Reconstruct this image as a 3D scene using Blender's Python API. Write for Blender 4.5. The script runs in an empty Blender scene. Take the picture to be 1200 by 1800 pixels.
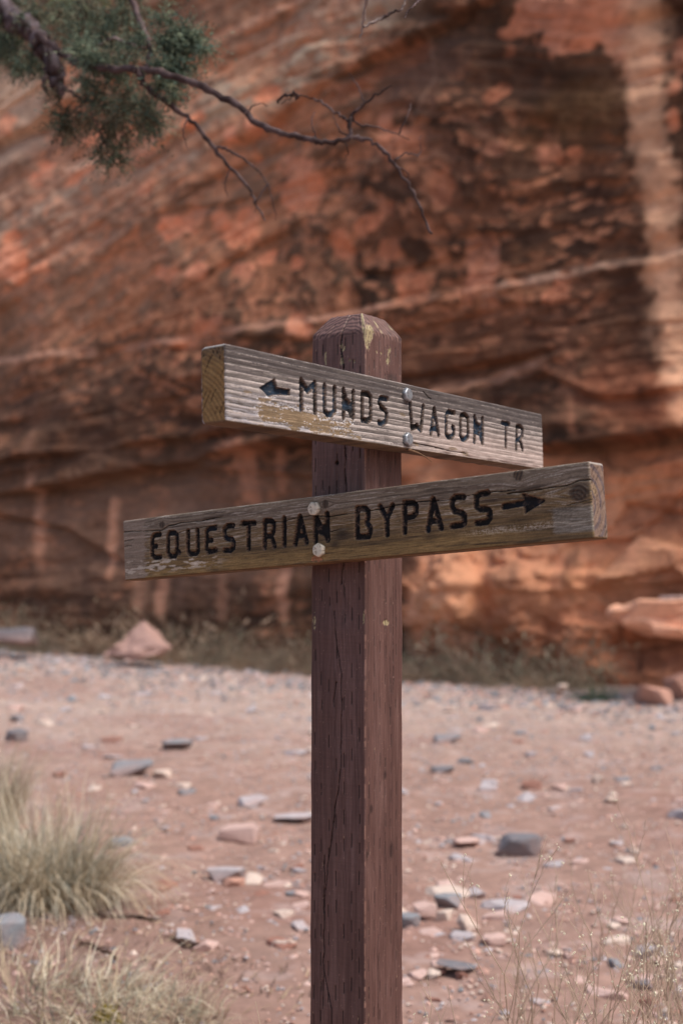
import bpy, math
import numpy as np
from mathutils import Matrix, Vector

scene = bpy.context.scene
COL = scene.collection
rng = np.random.default_rng(7)

# ------------------------------------------------------------------ camera, world, sun, exposure
H0 = 0.95                      # lens height above the wash
FPX = 2318.6                   # focal length in pixels of the 1200 x 1800 frame
PITCH, ROLL, CAMD, CAMX = .0716, -.0212, 1.8028, -.0185
_f = np.array([0, math.cos(PITCH), math.sin(PITCH)])
_r = np.array([1., 0, 0]); _u = np.cross(_r, _f)
_c, _s = math.cos(ROLL), math.sin(ROLL)
CR = _c * _r + _s * _u; CU = -_s * _r + _c * _u
CP = np.array([CAMX, -CAMD, H0])
cam_data = bpy.data.cameras.new('camera')
cam = bpy.data.objects.new('camera', cam_data); COL.objects.link(cam)
cam.matrix_world = Matrix(((CR[0], CU[0], -_f[0], CP[0]), (CR[1], CU[1], -_f[1], CP[1]), (CR[2], CU[2], -_f[2], CP[2]), (0, 0, 0, 1)))
cam_data.sensor_fit = 'VERTICAL'; cam_data.sensor_height = 36; cam_data.sensor_width = 24
cam_data.lens = FPX / 1800 * 36
cam_data.clip_start = .05; cam_data.clip_end = 500
cam_data.dof.use_dof = True; cam_data.dof.focus_distance = 1.74; cam_data.dof.aperture_fstop = 4.3
scene.camera = cam

SUN_EL, SUN_AZ = math.radians(57), math.radians(60)   # azimuth measured from -Y (camera side) towards +X
sd = Vector((math.sin(SUN_AZ) * math.cos(SUN_EL), -math.cos(SUN_AZ) * math.cos(SUN_EL), math.sin(SUN_EL)))
world = bpy.data.worlds.new('World'); scene.world = world; world.use_nodes = True
wn = world.node_tree.nodes; wl = world.node_tree.links
sky = wn.new('ShaderNodeTexSky'); sky.sky_type = 'NISHITA'; sky.sun_disc = False
sky.sun_elevation = SUN_EL; sky.sun_rotation = math.atan2(sd.x, sd.y)
sky.air_density = 1.0; sky.dust_density = 3.0; sky.ozone_density = 1.0
wl.new(sky.outputs[0], wn['Background'].inputs[0]); wn['Background'].inputs[1].default_value = .078
sun_data = bpy.data.lights.new('sun', 'SUN'); sun_data.energy = 1.5; sun_data.angle = math.radians(24)
sun_data.color = (1, .96, .91)
sun = bpy.data.objects.new('sun', sun_data); COL.objects.link(sun)
sun.rotation_euler = sd.to_track_quat('Z', 'Y').to_euler(); sun.location = (3, -3, 6)
scene.view_settings.view_transform = 'Standard'; scene.view_settings.look = 'None'
scene.view_settings.exposure = 1.3; scene.view_settings.gamma = 1; scene.view_settings.use_curve_mapping = False

# ------------------------------------------------------------------ helpers
def S(r, g, b):
    c = np.array([r, g, b]) / 255.
    return np.where(c <= .04045, c / 12.92, ((c + .055) / 1.055) ** 2.4)

def ray(px, py):
    return _f + (px - 600) / FPX * CR - (py - 900) / FPX * CU

def at(px, py, d):             # a point seen at px,py, d metres in front of the lens
    return CP + ray(px, py) * d

_T = np.random.default_rng(3).random((16, 256, 256))
def vn(x, y, k=0):             # value noise -1..1
    x = np.asarray(x, float); y = np.asarray(y, float)
    x, y = np.broadcast_arrays(x, y)
    xi = np.floor(x).astype(int); yi = np.floor(y).astype(int)
    fx = x - xi; fy = y - yi; fx = fx * fx * (3 - 2 * fx); fy = fy * fy * (3 - 2 * fy)
    t = _T[k % 16]; x0 = xi & 255; x1 = (xi + 1) & 255; y0 = yi & 255; y1 = (yi + 1) & 255
    a = t[x0, y0] * (1 - fx) + t[x1, y0] * fx; b = t[x0, y1] * (1 - fx) + t[x1, y1] * fx
    return (a * (1 - fy) + b * fy) * 2 - 1

def fbm(x, y, o=4, k=0, g=.5):
    s = 0; a = 1; n = 0
    for i in range(o):
        s = s + a * vn(x * 2 ** i + 17.3 * i, y * 2 ** i + 9.1 * i, k + i); n += a; a *= g
    return s / n

def sst(a, b, x):
    t = np.clip((x - a) / (b - a), 0, 1); return t * t * (3 - 2 * t)

def desat(c, k):
    g = (c @ np.array([.3, .55, .15]))[..., None]; return g + (c - g) * k

def mix(a, b, t):
    t = np.asarray(t)[..., None]; return a * (1 - t) + b * t

def segd(px, py, pts):         # distance to a polyline
    d = np.full(np.shape(px), 1e9)
    for (x0, y0), (x1, y1) in zip(pts[:-1], pts[1:]):
        dx, dy = x1 - x0, y1 - y0; L = dx * dx + dy * dy + 1e-12
        t = np.clip(((px - x0) * dx + (py - y0) * dy) / L, 0, 1)
        d = np.minimum(d, (px - x0 - t * dx) ** 2 + (py - y0 - t * dy) ** 2)
    return np.sqrt(d)

def inpoly(px, py, pts):
    r = np.zeros(np.shape(px), bool); n = len(pts)
    for i in range(n):
        (x0, y0), (x1, y1) = pts[i], pts[(i + 1) % n]
        if y0 == y1: continue
        c = ((y0 > py) != (y1 > py)) & (px < (x1 - x0) * (py - y0) / (y1 - y0) + x0)
        r ^= c
    return r

def mesh_from(name, V, F, col=None, smooth=True):
    V = np.ascontiguousarray(V, dtype=np.float32).reshape(-1, 3)
    me = bpy.data.meshes.new(name)
    F = np.asarray(F, dtype=np.int32); k = F.shape[1]; n = len(F)
    me.vertices.add(len(V)); me.vertices.foreach_set('co', V.ravel())
    me.loops.add(n * k); me.loops.foreach_set('vertex_index', F.ravel())
    me.polygons.add(n); me.polygons.foreach_set('loop_start', np.arange(0, n * k, k, dtype=np.int32))
    me.polygons.foreach_set('use_smooth', np.full(n, smooth))
    me.update(calc_edges=True)
    if col is not None:
        at_ = me.color_attributes.new('Col', 'FLOAT_COLOR', 'POINT')
        c = np.ones((len(V), 4), np.float32); c[:, :3] = np.clip(col, 0, 1).reshape(-1, 3)
        at_.data.foreach_set('color', c.ravel())
    me.validate()
    return me

def link(name, me, m=None, parent=None, **kw):
    o = bpy.data.objects.new(name, me); COL.objects.link(o)
    if m is not None and me is not None and not me.materials: me.materials.append(m)
    if parent is not None: o.parent = parent
    for k, v in kw.items(): o[k] = v
    return o

def tag(o, label, cat, group=None):
    o['label'] = label; o['category'] = cat
    if group: o['group'] = group
    return o

def grid_faces(nr, nc, wrap=False):
    i = np.arange(nr - 1)[:, None]; j = np.arange(nc if wrap else nc - 1)[None, :]
    j2 = (j + 1) % nc
    return np.stack([i * nc + j, i * nc + j2, (i + 1) * nc + j2, (i + 1) * nc + j], -1).reshape(-1, 4)

def mat(name, color=None, rough=.85, attr=True, nscale=60, nvar=.25, bump=.2, bdist=.002, spec=.3, detail=6, metal=0, sss=None):
    m = bpy.data.materials.new(name); m.use_nodes = True
    n = m.node_tree.nodes; l = m.node_tree.links; b = n['Principled BSDF']
    b.inputs['Roughness'].default_value = rough; b.inputs['Specular IOR Level'].default_value = spec
    b.inputs['Metallic'].default_value = metal
    tc = n.new('ShaderNodeTexCoord')
    nz = n.new('ShaderNodeTexNoise'); nz.inputs['Scale'].default_value = nscale; nz.inputs['Detail'].default_value = detail
    nz.inputs['Roughness'].default_value = .65
    l.new(tc.outputs['Object'], nz.inputs['Vector'])
    mr = n.new('ShaderNodeMapRange'); mr.inputs[1].default_value = .25; mr.inputs[2].default_value = .75
    mr.inputs[3].default_value = 1 - nvar; mr.inputs[4].default_value = 1 + nvar
    l.new(nz.outputs[0], mr.inputs[0])
    mx = n.new('ShaderNodeVectorMath'); mx.operation = 'SCALE'
    if attr:
        a = n.new('ShaderNodeAttribute'); a.attribute_name = 'Col'; l.new(a.outputs['Color'], mx.inputs[0])
    else:
        mx.inputs[0].default_value = tuple(color)
    l.new(mr.outputs[0], mx.inputs[3]); l.new(mx.outputs[0], b.inputs['Base Color'])
    if bump:
        bp = n.new('ShaderNodeBump'); bp.inputs['Strength'].default_value = bump; bp.inputs['Distance'].default_value = bdist
        l.new(nz.outputs[0], bp.inputs['Height']); l.new(bp.outputs[0], b.inputs['Normal'])
    return m

def stretch_mat(m, axis_scale):   # stretch the noise of a material along the grain
    n = m.node_tree.nodes; l = m.node_tree.links
    tc = [x for x in n if x.type == 'TEX_COORD'][0]; nz = [x for x in n if x.type == 'TEX_NOISE'][0]
    mp = n.new('ShaderNodeMapping'); mp.inputs['Scale'].default_value = axis_scale
    l.new(tc.outputs['Object'], mp.inputs[0]); l.new(mp.outputs[0], nz.inputs['Vector'])
    return m

M_WOOD = stretch_mat(mat('weathered_wood', nscale=500, nvar=.28, bump=.35, bdist=.0006, rough=.88, spec=.2), (.07, 1, 1))
M_PAINTW = stretch_mat(mat('brown_painted_wood', nscale=420, nvar=.13, bump=.3, bdist=.0005, rough=.62, spec=.35), (1, 1, .06))
M_BOLT = mat('galvanised_bolt', nscale=300, nvar=.2, bump=.25, bdist=.0004, rough=.45, metal=.55, spec=.5)
M_ROCK = mat('sandstone', nscale=9, nvar=.22, bump=.5, bdist=.03, rough=.95, spec=.15, detail=9)
M_SAND = mat('red_sand', nscale=40, nvar=.16, bump=.5, bdist=.006, rough=1, spec=.1, detail=9)
M_PLANT = mat('plant_fibre', nscale=30, nvar=.2, bump=0, rough=.9, spec=.15)
M_BARK = mat('juniper_bark', nscale=60, nvar=.35, bump=.6, bdist=.006, rough=.95, spec=.15)

def add_translucency(m):
    n = m.node_tree.nodes; l = m.node_tree.links; b = n['Principled BSDF']; out = n['Material Output']
    tr = n.new('ShaderNodeBsdfTranslucent'); ms = n.new('ShaderNodeMixShader'); ms.inputs[0].default_value = .25
    l.new(b.inputs['Base Color'].links[0].from_socket, tr.inputs[0])
    l.new(b.outputs[0], ms.inputs[1]); l.new(tr.outputs[0], ms.inputs[2]); l.new(ms.outputs[0], out.inputs[0])
add_translucency(M_PLANT)

# ------------------------------------------------------------------ wash: the ground
def gz0(x, y):
    d = np.asarray(y) + CAMD
    k = np.clip(.0205 - .0051 * np.asarray(x), -.012, .06)
    dd = np.clip(d - 3, 0, 15)
    return k * dd
def gz(x, y):
    x = np.asarray(x, float); y = np.asarray(y, float)
    z = gz0(x, y) + .035 * fbm(x * .6, y * .6, 3, 1) + .018 * fbm(x * 2.3, y * 2.3, 4, 5)
    z = z + .09 * np.exp(-((x + 1.15) ** 2 + (y - 1.7) ** 2) / .4)           # low bank on the left, under the grass
    return z
def place(px, py):             # the point of the ground seen at px,py
    r = ray(px, py); t = .95 / max(.01, -r[2])
    for _ in range(60):
        P = CP + r * t; e = P[2] - float(gz(P[0], P[1])); t += e / max(.05, -r[2]) * .6
    P = CP + r * t
    return P, t

xs = np.concatenate([np.linspace(-26, -7, 40, endpoint=False), np.linspace(-7, -2, 140, endpoint=False), np.linspace(-2, 2, 300, endpoint=False), np.linspace(2, 6, 120, endpoint=False), np.linspace(6, 26, 40)])
ys = np.concatenate([np.linspace(-14, -1, 40, endpoint=False), np.linspace(-1, 1, 60, endpoint=False), np.linspace(1, 6, 330, endpoint=False), np.linspace(6, 17, 330, endpoint=False), np.linspace(17, 34, 20)])
X, Y = np.meshgrid(xs, ys)
Zg = gz(X, Y) + .016 * fbm(X * 7, Y * 9, 4, 8) + .003 * fbm(X * 40, Y * 40, 2, 2)
n1 = fbm(X * .7, Y * 1.5, 4, 3); n2 = fbm(X * 5, Y * 6, 4, 9); n3 = fbm(X * 22, Y * 25, 3, 12)
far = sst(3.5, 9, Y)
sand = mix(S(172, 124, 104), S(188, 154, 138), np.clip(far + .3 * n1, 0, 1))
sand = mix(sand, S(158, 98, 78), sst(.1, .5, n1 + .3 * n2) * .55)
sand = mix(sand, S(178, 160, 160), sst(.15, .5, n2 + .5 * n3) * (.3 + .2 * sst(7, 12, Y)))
sand = sand * (1 + .22 * n3 + .1 * n2)[..., None] * .80
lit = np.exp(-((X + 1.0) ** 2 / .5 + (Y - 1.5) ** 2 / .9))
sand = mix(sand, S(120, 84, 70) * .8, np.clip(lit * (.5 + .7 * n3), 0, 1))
sand = desat(sand, .58) * np.array([1.03, 1.0, .96]) * (1 + .12 * fbm(X * 12 + 4, Y * 14, 3, 6))[..., None]
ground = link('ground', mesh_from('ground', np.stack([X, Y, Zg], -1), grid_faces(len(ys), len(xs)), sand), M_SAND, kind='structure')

# ------------------------------------------------------------------ cliff
WL = np.array([-4.4, 17 - CAMD]); WR = np.array([3.36, 13 - CAMD])
WD = (WR - WL) / np.linalg.norm(WR - WL); WN = np.array([WD[1], -WD[0]])   # towards the camera
if WN[1] > 0: WN = -WN
def wall(px, py):              # (s, z) on the cliff plane
    r = ray(px, py); n = np.array([WN[0], WN[1], 0]); o = np.array([WL[0], WL[1], 0])
    t = ((o - CP) @ n) / (r @ n); P = CP + r * t
    return ((P[:2] - WL) @ WD, P[2])
def wpl(pts): return [wall(*p) for p in pts]

def geo(a, b, n0, step, grow=1.12):
    out = [a]; st = step
    while out[-1] < b: st *= grow; out.append(out[-1] + st)
    return np.array(out[1:])
ss = np.concatenate([-1.2 - geo(0, 45, 0, .05, 1.08)[::-1], np.arange(-1.2, 10.2, .021), 10.2 + geo(0, 30, 0, .05, 1.08)])
zz = np.concatenate([np.arange(-.6, 8.7, .021), 8.7 + geo(0, 6, 0, .05)])
SS, ZZ = np.meshgrid(ss, zz)
w1 = fbm(SS * .5, ZZ * .5, 3, 2); w2 = fbm(SS * 1.7, ZZ * 1.7, 4, 6); w3 = fbm(SS * 5, ZZ * 6, 4, 10); w4 = fbm(SS * 13, ZZ * 13, 3, 15)
dip = .36 * sst(3.6, 5.2, ZZ + .28 * (3 - SS)) * sst(8.5, 3, SS)
Q = ZZ - dip * (SS - 2) + .12 * w1 + .05 * w2
strat = fbm(SS * .45, Q * 3.2, 3, 4, .5)
strat2 = fbm(SS * .9 + 5, Q * 12, 3, 7, .6)

D = .22 * w1 + .09 * strat + .018 * strat2 + .06 * w2 + .028 * w3
gate = sst(-.15, .35, fbm(SS * .6 + 4, Q * 1.3, 3, 12)); g1_ = fbm(SS * .25 + 2, Q * 3.1, 2, 13); g2_ = fbm(SS * .4 + 8, Q * 6.5, 2, 14)
slot = (1 - sst(.0, .07, np.abs(g1_))) * gate + .6 * (1 - sst(.0, .08, np.abs(g2_ - .1))) * sst(.1, -.3, fbm(SS * .7, Q * 2, 2, 5))
D = D - .05 * slot + .035 * np.sign(g1_) * sst(0, .05, np.abs(g1_)) * gate
D = D + .10 * (ZZ - 3) * -.18                                     # leans back a little
def ledge(pts, amp, down, up, thick=.03, fade=.5, mode='over'):
    """a bedding step: rock above the line stands proud of the rock below it (or the reverse)"""
    global D
    P = wpl(pts); xs_ = np.array([p[0] for p in P]); z_ = np.array([p[1] for p in P])
    zl = np.interp(SS, xs_, z_) + .05 * w2 + .02 * w3
    dz = ZZ - zl
    e = sst(xs_[0] - fade, xs_[0] + .05, SS) * (1 - sst(xs_[-1] - .05, xs_[-1] + fade, SS))
    e = e * (.65 + .5 * vn(SS * 1.3 + 3, 0 * SS + pts[0][1], 3))
    if mode == 'over':
        D = D + amp * e * (sst(-thick, thick, dz) * np.exp(-np.maximum(dz, 0) / up) - (1 - sst(-thick, thick, dz)) * np.exp(-np.maximum(-dz, 0) / down) * .7)
    else:
        D = D + amp * e * ((1 - sst(-thick, thick, dz)) * np.exp(-np.maximum(-dz, 0) / down) - sst(-thick, thick, dz) * np.exp(-np.maximum(dz, 0) / up) * .4)
ledge([(-400, 900), (0, 872), (180, 835), (330, 812), (540, 775), (720, 765), (950, 792), (1200, 762), (1500, 750)], .30, .45, .5)
ledge([(-300, 845), (0, 812), (120, 795), (330, 770), (520, 745)], .14, .2, .3)
ledge([(430, 240), (560, 150), (640, 100), (720, 62), (900, -20)], .16, .35, .3)
ledge([(-200, 330), (0, 245), (110, 190), (230, 120)], .14, .3, .3)
ledge([(640, 545), (700, 520), (760, 505), (900, 480)], .05, .1, .1, mode='under')
ledge([(-300, 660), (0, 632), (150, 618), (300, 600), (560, 562), (690, 535), (860, 500), (1020, 470), (1200, 442), (1500, 390)], .075, .12, .2, mode='under')
ledge([(720, 700), (800, 682), (880, 660), (955, 632)], .10, .2, .1, mode='under')
ledge([(740, 655), (830, 640), (945, 618)], .10, .12, .3)
ledge([(960, 660), (1060, 705), (1200, 690)], .10, .2, .3)
ledge([(1060, 950), (1110, 945), (1150, 905), (1200, 858)], .08, .12, .3)
ledge([(720, 855), (900, 880), (1060, 870), (1200, 900)], .06, .15, .25)
ledge([(0, 905), (120, 930), (240, 1000), (330, 990)], .12, .2, .3)
ledge([(0, 1010), (110, 990), (250, 940)], .06, .1, .2, mode='under')
ledge([(650, 470), (700, 466), (745, 455)], .07, .12, .1)
ledge([(0, 520), (40, 498), (60, 480)], .05, .08, .1)
ledge([(280, 375), (400, 350), (560, 300)], .05, .1, .15)
ledge([(700, 1000), (760, 1040), (810, 1010), (900, 1000), (1080, 1010)], .10, .3, .2, mode='under')
ledge([(0, 170), (110, 120), (300, 40)], .06, .2, .2, mode='under')

def blob(px, py, rx, ry, ang=0., soft=.35, rough=.35):
    """soft-edged ellipse on the wall, given by how large it looks; 0..1 mask"""
    c = np.array(wall(px, py)); ex = np.array(wall(px + rx, py)); ey = np.array(wall(px, py + ry))
    ax = abs(ex[0] - c[0]) + 1e-6; ay = abs(ey[1] - c[1]) + 1e-6
    dx = SS - c[0]; dy = ZZ - c[1]; a = math.radians(ang); ca, sa = math.cos(a), math.sin(a)
    u = (dx * ca + dy * sa) / ax; v = (-dx * sa + dy * ca) / ay
    r = (np.abs(u) ** 2.6 + np.abs(v + .25 * u * vn(SS * 2, ZZ * 2, 3)) ** 1.7) ** .46 + rough * (w3 * 1.25 + w2 * .5 + .6 * w4)
    return 1 - sst(1 - soft, 1 + soft, r)
def line(pts, wpx, soft=.35, rough=.75):
    P = wpl(pts); d = segd(SS, ZZ, P) / (wpx * .0065) + rough * (w3 * 1.1 + .5 * w2 + .7 * w4)
    return (1 - sst(1 - soft, 1 + soft, d)) * (.55 + .45 * sst(-.35, .2, fbm(SS * 2.1 + pts[0][1], ZZ * 2.1, 3, 9)))

VARN = S(80, 53, 41); DARK = S(54, 38, 32); SAL = S(188, 108, 80); PINK = S(196, 140, 120); TAN = S(152, 114, 96); ORG = S(168, 98, 68)
vs = fbm(SS * 3.2, ZZ * .35 + w1 * .3, 4, 11)                       # vertical water streaks
C = mix(VARN, DARK, sst(-.1, .55, vs + .5 * w2))
C = mix(C, S(112, 72, 54), sst(.05, .5, w2 + .4 * strat) * .5)
C = mix(C, S(104, 62, 42), sst(.1, .5, w3 + .3 * w1) * .5)
C = mix(C, S(140, 98, 80), sst(.05, .4, fbm(SS * .5, Q * 5.5, 4, 2)) * .2); C = mix(C, S(58, 40, 33), sst(.1, .45, fbm(SS * .5 + 9, Q * 4.5, 4, 3)) * .5); C = mix(C, S(60, 42, 35), sst(.05, .4, fbm(SS * 5.5, ZZ * .5 + w1 * .3, 4, 4)) * .45)
# cross-bedded upper left, paler
ul = blob(180, 250, 480, 300, 25, .5, .25)
C = mix(C, mix(S(150, 106, 88), S(128, 90, 76), sst(-.4, .4, strat + .5 * w3)), ul * .9)
C = mix(C, S(164, 136, 122), blob(520, 90, 230, 64, 22, .4, .3) * .95)
C = mix(C, S(182, 136, 120), blob(560, 20, 150, 28, 14, .5, .4) * .6)
C = mix(C, S(176, 140, 126), blob(60, 230, 150, 24, 26, .5, .4) * .7)
C = mix(C, S(196, 158, 142), blob(20, 160, 60, 70, 10, .5, .5) * .6)
C = mix(C, S(150, 118, 106), blob(60, 400, 170, 60, 22, .5, .4) * .55)
C = mix(C, S(150, 78, 48), line([(480, 235), (560, 185), (640, 130), (730, 85)], 16) * .6)  # reddish shadow line along the ledge, painted into the rock colour
# peeled patches: cells of bare salmon rock where the varnish has flaked off
def voro(x, y, k):
    xi = np.floor(x).astype(int); yi = np.floor(y).astype(int); f1 = np.full(x.shape, 9.); f2 = np.full(x.shape, 9.); val = np.zeros(x.shape)
    t1, t2, t3 = _T[k % 16], _T[(k + 1) % 16], _T[(k + 2) % 16]
    for dx in (-1, 0, 1):
        for dy in (-1, 0, 1):
            a = (xi + dx) & 255; b = (yi + dy) & 255
            d = np.hypot(xi + dx + .1 + .8 * t1[a, b] - x, yi + dy + .1 + .8 * t2[a, b] - y)
            m_ = d < f1; f2 = np.where(m_, f1, np.minimum(f2, d)); val = np.where(m_, t3[a, b], val); f1 = np.where(m_, d, f1)
    return f1, f2, val
def cells(f, k, thr, wx=.35, wy=.35):
    x = SS * f * .72 + wx * w3 * 1.1 + .34 * w4; y = Q * f * 1.7 + wy * fbm(SS * 6 + 9, ZZ * 6, 3, 13) * 1.2 + .34 * w4
    f1, f2, val = voro(x, y, k)
    return np.where(val > thr, sst(.03, .10, f2 - f1) * (1 - sst(.50, .60, f1 + .3 * w4)), 0)
dens = np.clip(blob(330, 330, 330, 210, 15, .5, .2) * 1.0 + blob(560, 470, 420, 150, 8, .5, .2) * .8 + blob(800, 430, 300, 120, 0, .5, .2) * .5 + .22, 0, 1)
pt = cells(2.6, 2, .62) * sst(.3, .65, dens + .3 * w1) + cells(4.4, 5, .66) * sst(.15, .5, dens + .3 * w2) * .85 + cells(7.5, 9, .75) * .6 * sst(.1, .5, dens)
pt = np.clip(pt, 0, 1)
PT = mix(S(170, 104, 74), S(160, 104, 84), sst(-.3, .3, w1))
C = mix(C, PT, pt * .62)
for b in [(940, 22, 58, 42, 0), (1000, 52, 66, 34, 10), (1045, 8, 60, 30, 0), (510, 318, 38, 46, 10), (695, 245, 44, 26, -10), (670, 215, 18, 20, 0),
          (255, 266, 26, 15, 25), (155, 292, 52, 10, 22), (262, 330, 20, 18, 30), (322, 380, 36, 17, 15), (372, 378, 15, 20, 10), (300, 395, 30, 22, 0),
          (415, 395, 36, 34, 20), (285, 478, 22, 14, 0), (345, 475, 24, 16, 15), (462, 160, 22, 14, 0), (400, 235, 14, 14, 0), (440, 218, 14, 14, 0),
          (12, 212, 16, 20, 0), (958, 262, 22, 24, 40), (1000, 258, 14, 10, 0), (675, 362, 15, 14, 0), (675, 435, 17, 15, 0), (640, 390, 26, 12, 10),
          (770, 330, 20, 28, 0), (840, 470, 40, 52, 0), (720, 498, 34, 28, 0), (975, 520, 26, 16, 10), (1180, 150, 18, 16, 0), (1178, 205, 12, 20, 0),
          (525, 575, 22, 20, 0), (365, 570, 28, 14, 10), (320, 600, 24, 10, 0), (130, 120, 34, 12, 24), (870, 265, 24, 16, 0), (870, 160, 20, 14, 0),
          (230, 220, 16, 30, 20), (450, 450, 15, 15, 0), (510, 455, 12, 12, 0), (590, 420, 16, 22, 0), (420, 470, 20, 16, 0), (985, 490, 14, 10, 0),
          (70, 300, 30, 16, 20), (20, 460, 34, 40, 30), (80, 470, 16, 12, 0), (340, 210, 20, 10, 20), (160, 235, 26, 12, 20), (1190, 90, 16, 30, 0)]:
    C = mix(C, mix(S(212, 122, 88), S(196, 122, 98), sst(-.4, .4, w2 + .5 * w3)), blob(*b, soft=.14, rough=.5) * (.8 + .25 * vn(b[0] * .37 + 0 * SS, b[1] * .21 + 0 * SS, 2)))
# pale wash lines, plus ledge highlights painted in as pale lines
for p, w_, a_, c_ in [([(1128, -60), (1132, 100), (1135, 230), (1152, 340), (1163, 430), (1170, 520), (1188, 640), (1210, 720)], 27, .92, S(216, 156, 128)),
                  ([(1195, 440), (1200, 560), (1205, 700)], 22, .6, S(190, 140, 116)), ([(1165, 480), (1172, 560)], 18, .7, S(205, 150, 125)),
                  ([(1060, -20), (1090, 60), (1130, 110)], 30, .8, S(205, 130, 104)),
                  ([(60, 560), (62, 900)], 14, .35, S(160, 110, 95)), ([(60, 850), (66, 960)], 10, .7, S(176, 125, 108)), ([(285, 960), (286, 1070)], 9, .8, S(182, 120, 100)),
                  ([(190, 880), (190, 1000)], 8, .7, S(196, 140, 120)), ([(245, 1000), (250, 1060)], 12, .5, S(170, 125, 108)), ([(505, 900), (508, 1080)], 9, .7, S(180, 125, 110)),
                  ([(430, 780), (440, 870)], 22, .5, S(170, 100, 78)), ([(492, 800), (496, 860)], 12, .6, S(176, 110, 86)), ([(855, 420), (858, 540)], 16, .5, S(196, 130, 110)),
                  ([(820, 430), (825, 520)], 10, .5, S(190, 120, 98)), ([(985, 560), (1010, 700)], 18, .3, S(150, 95, 78)), ([(320, 880), (325, 1050)], 12, .25, S(150, 105, 92)),
                  ([(-20, 634), (60, 626), (150, 616)], 9, .7, S(180, 128, 112)), ([(200, 606), (300, 598), (420, 580), (560, 560), (690, 532), (760, 518)], 6, .75, S(186, 130, 112)),  # this and the next two rows: lit ledge edges painted into the rock
                  ([(870, 505), (960, 484), (1060, 464), (1200, 440), (1400, 400)], 7, .8, S(196, 150, 134)), ([(790, 512), (860, 502)], 5, .5, S(170, 125, 112)),
                  ([(760, 690), (850, 668), (900, 652), (950, 634)], 10, .85, S(188, 132, 112)), ([(950, 634), (990, 665), (1010, 705), (1018, 760)], 7, .55, S(165, 105, 82)),
                  ([(0, 735), (80, 722), (140, 712)], 8, .35, S(150, 108, 96)), ([(700, 1010), (760, 1055)], 14, .4, S(180, 110, 80)), ([(870, 1050), (880, 1110)], 8, .0, SAL)]:
    C = mix(C, c_, line(p, w_) * a_)
# orange wall low on the right, below the overhang
lr = sst(0, .25, SS - wall(700, 900)[0] + .3 * w2) * (1 - sst(-.06, .10, ZZ - np.interp(SS, [wall(700, 800)[0], wall(950, 800)[0], wall(1200, 790)[0]], [wall(700, 800)[1], wall(950, 805)[1], wall(1200, 790)[1]])))
CL = mix(S(182, 112, 82), S(206, 136, 104), sst(-.3, .4, w2 + .4 * strat))
CL = mix(CL, S(120, 72, 54), sst(.1, .5, fbm(SS * 2.6, ZZ * 1.2, 4, 14)) * .7)
C = mix(C, CL, lr)
for b in [(745, 905, 26, 48, 0), (880, 960, 14, 55, 0), (990, 905, 20, 30, 0), (720, 960, 20, 60, 10), (800, 1105, 20, 16, 0), (1010, 1000, 12, 40, 0), (920, 1010, 20, 24, 0)]:
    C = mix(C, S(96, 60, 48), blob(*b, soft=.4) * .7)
for b in [(840, 1040, 56, 60, 0), (1100, 860, 70, 34, 10), (940, 860, 36, 20, 0), (1060, 1020, 60, 30, 5), (780, 1060, 28, 50, 20), (1010, 950, 40, 20, 0), (1160, 980, 40, 40, 0)]:
    C = mix(C, S(206, 134, 96), blob(*b, soft=.5) * .6)
C = mix(C, S(138, 98, 84), blob(220, 940, 360, 110, 0, .5, .3) * .6)
C = mix(C, S(170, 88, 56), blob(1130, 690, 120, 60, -20, .5, .4) * .45)
C = mix(C, S(140, 82, 58), blob(820, 600, 260, 60, 0, .6, .4) * .35)
C = mix(C, S(108, 70, 40), blob(1000, 200, 110, 50, 10, .5, .5) * .5)
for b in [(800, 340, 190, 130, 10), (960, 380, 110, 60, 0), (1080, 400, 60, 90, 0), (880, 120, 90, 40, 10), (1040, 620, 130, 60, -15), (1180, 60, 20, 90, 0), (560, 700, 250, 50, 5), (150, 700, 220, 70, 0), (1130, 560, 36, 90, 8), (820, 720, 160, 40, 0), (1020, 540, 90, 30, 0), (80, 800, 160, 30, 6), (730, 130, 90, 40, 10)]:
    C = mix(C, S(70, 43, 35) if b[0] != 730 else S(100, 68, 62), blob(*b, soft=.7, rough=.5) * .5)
D = D - .022 * pt
C = C * (1 + .18 * w3 + .16 * fbm(SS * 14, ZZ * 16, 3, 1))[..., None]
for p, w_, a_, c_ in [([(-40, 365), (90, 300), (200, 275), (290, 250)], 8, .7, S(192, 146, 130)), ([(-40, 325), (125, 240), (260, 190), (400, 120)], 4, .7, S(96, 62, 50)),
                     ([(-40, 215), (60, 160), (140, 110), (220, 80)], 13, .7, S(205, 162, 144)), ([(-40, 410), (100, 352), (220, 312), (330, 270)], 12, .65, S(146, 122, 114)),
                     ([(-40, 455), (120, 395), (260, 350), (420, 300)], 4, .6, S(92, 60, 50)), ([(30, 480), (160, 430), (300, 400)], 5, .5, S(170, 122, 106)),
                     ([(330, 70), (430, 30), (520, -10)], 8, .6, S(196, 140, 120)), ([(-20, 270), (60, 232), (130, 190)], 5, .6, S(110, 76, 62)),
                     ([(1100, 60), (1104, 240), (1128, 380), (1138, 520), (1150, 640)], 12, .4, S(70, 46, 38)), ([(1165, 0), (1168, 220)], 8, .5, S(70, 46, 38)),
                     ([(690, 590), (800, 560), (950, 540)], 5, .3, S(130, 84, 66)), ([(0, 700), (160, 684), (350, 660), (540, 640)], 4, .35, S(140, 96, 82)),
                     ([(740, 40), (760, 130), (720, 220), (600, 330)], 3, .35, S(160, 118, 104))]:
    C = mix(C, c_, line(p, w_) * a_)
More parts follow.
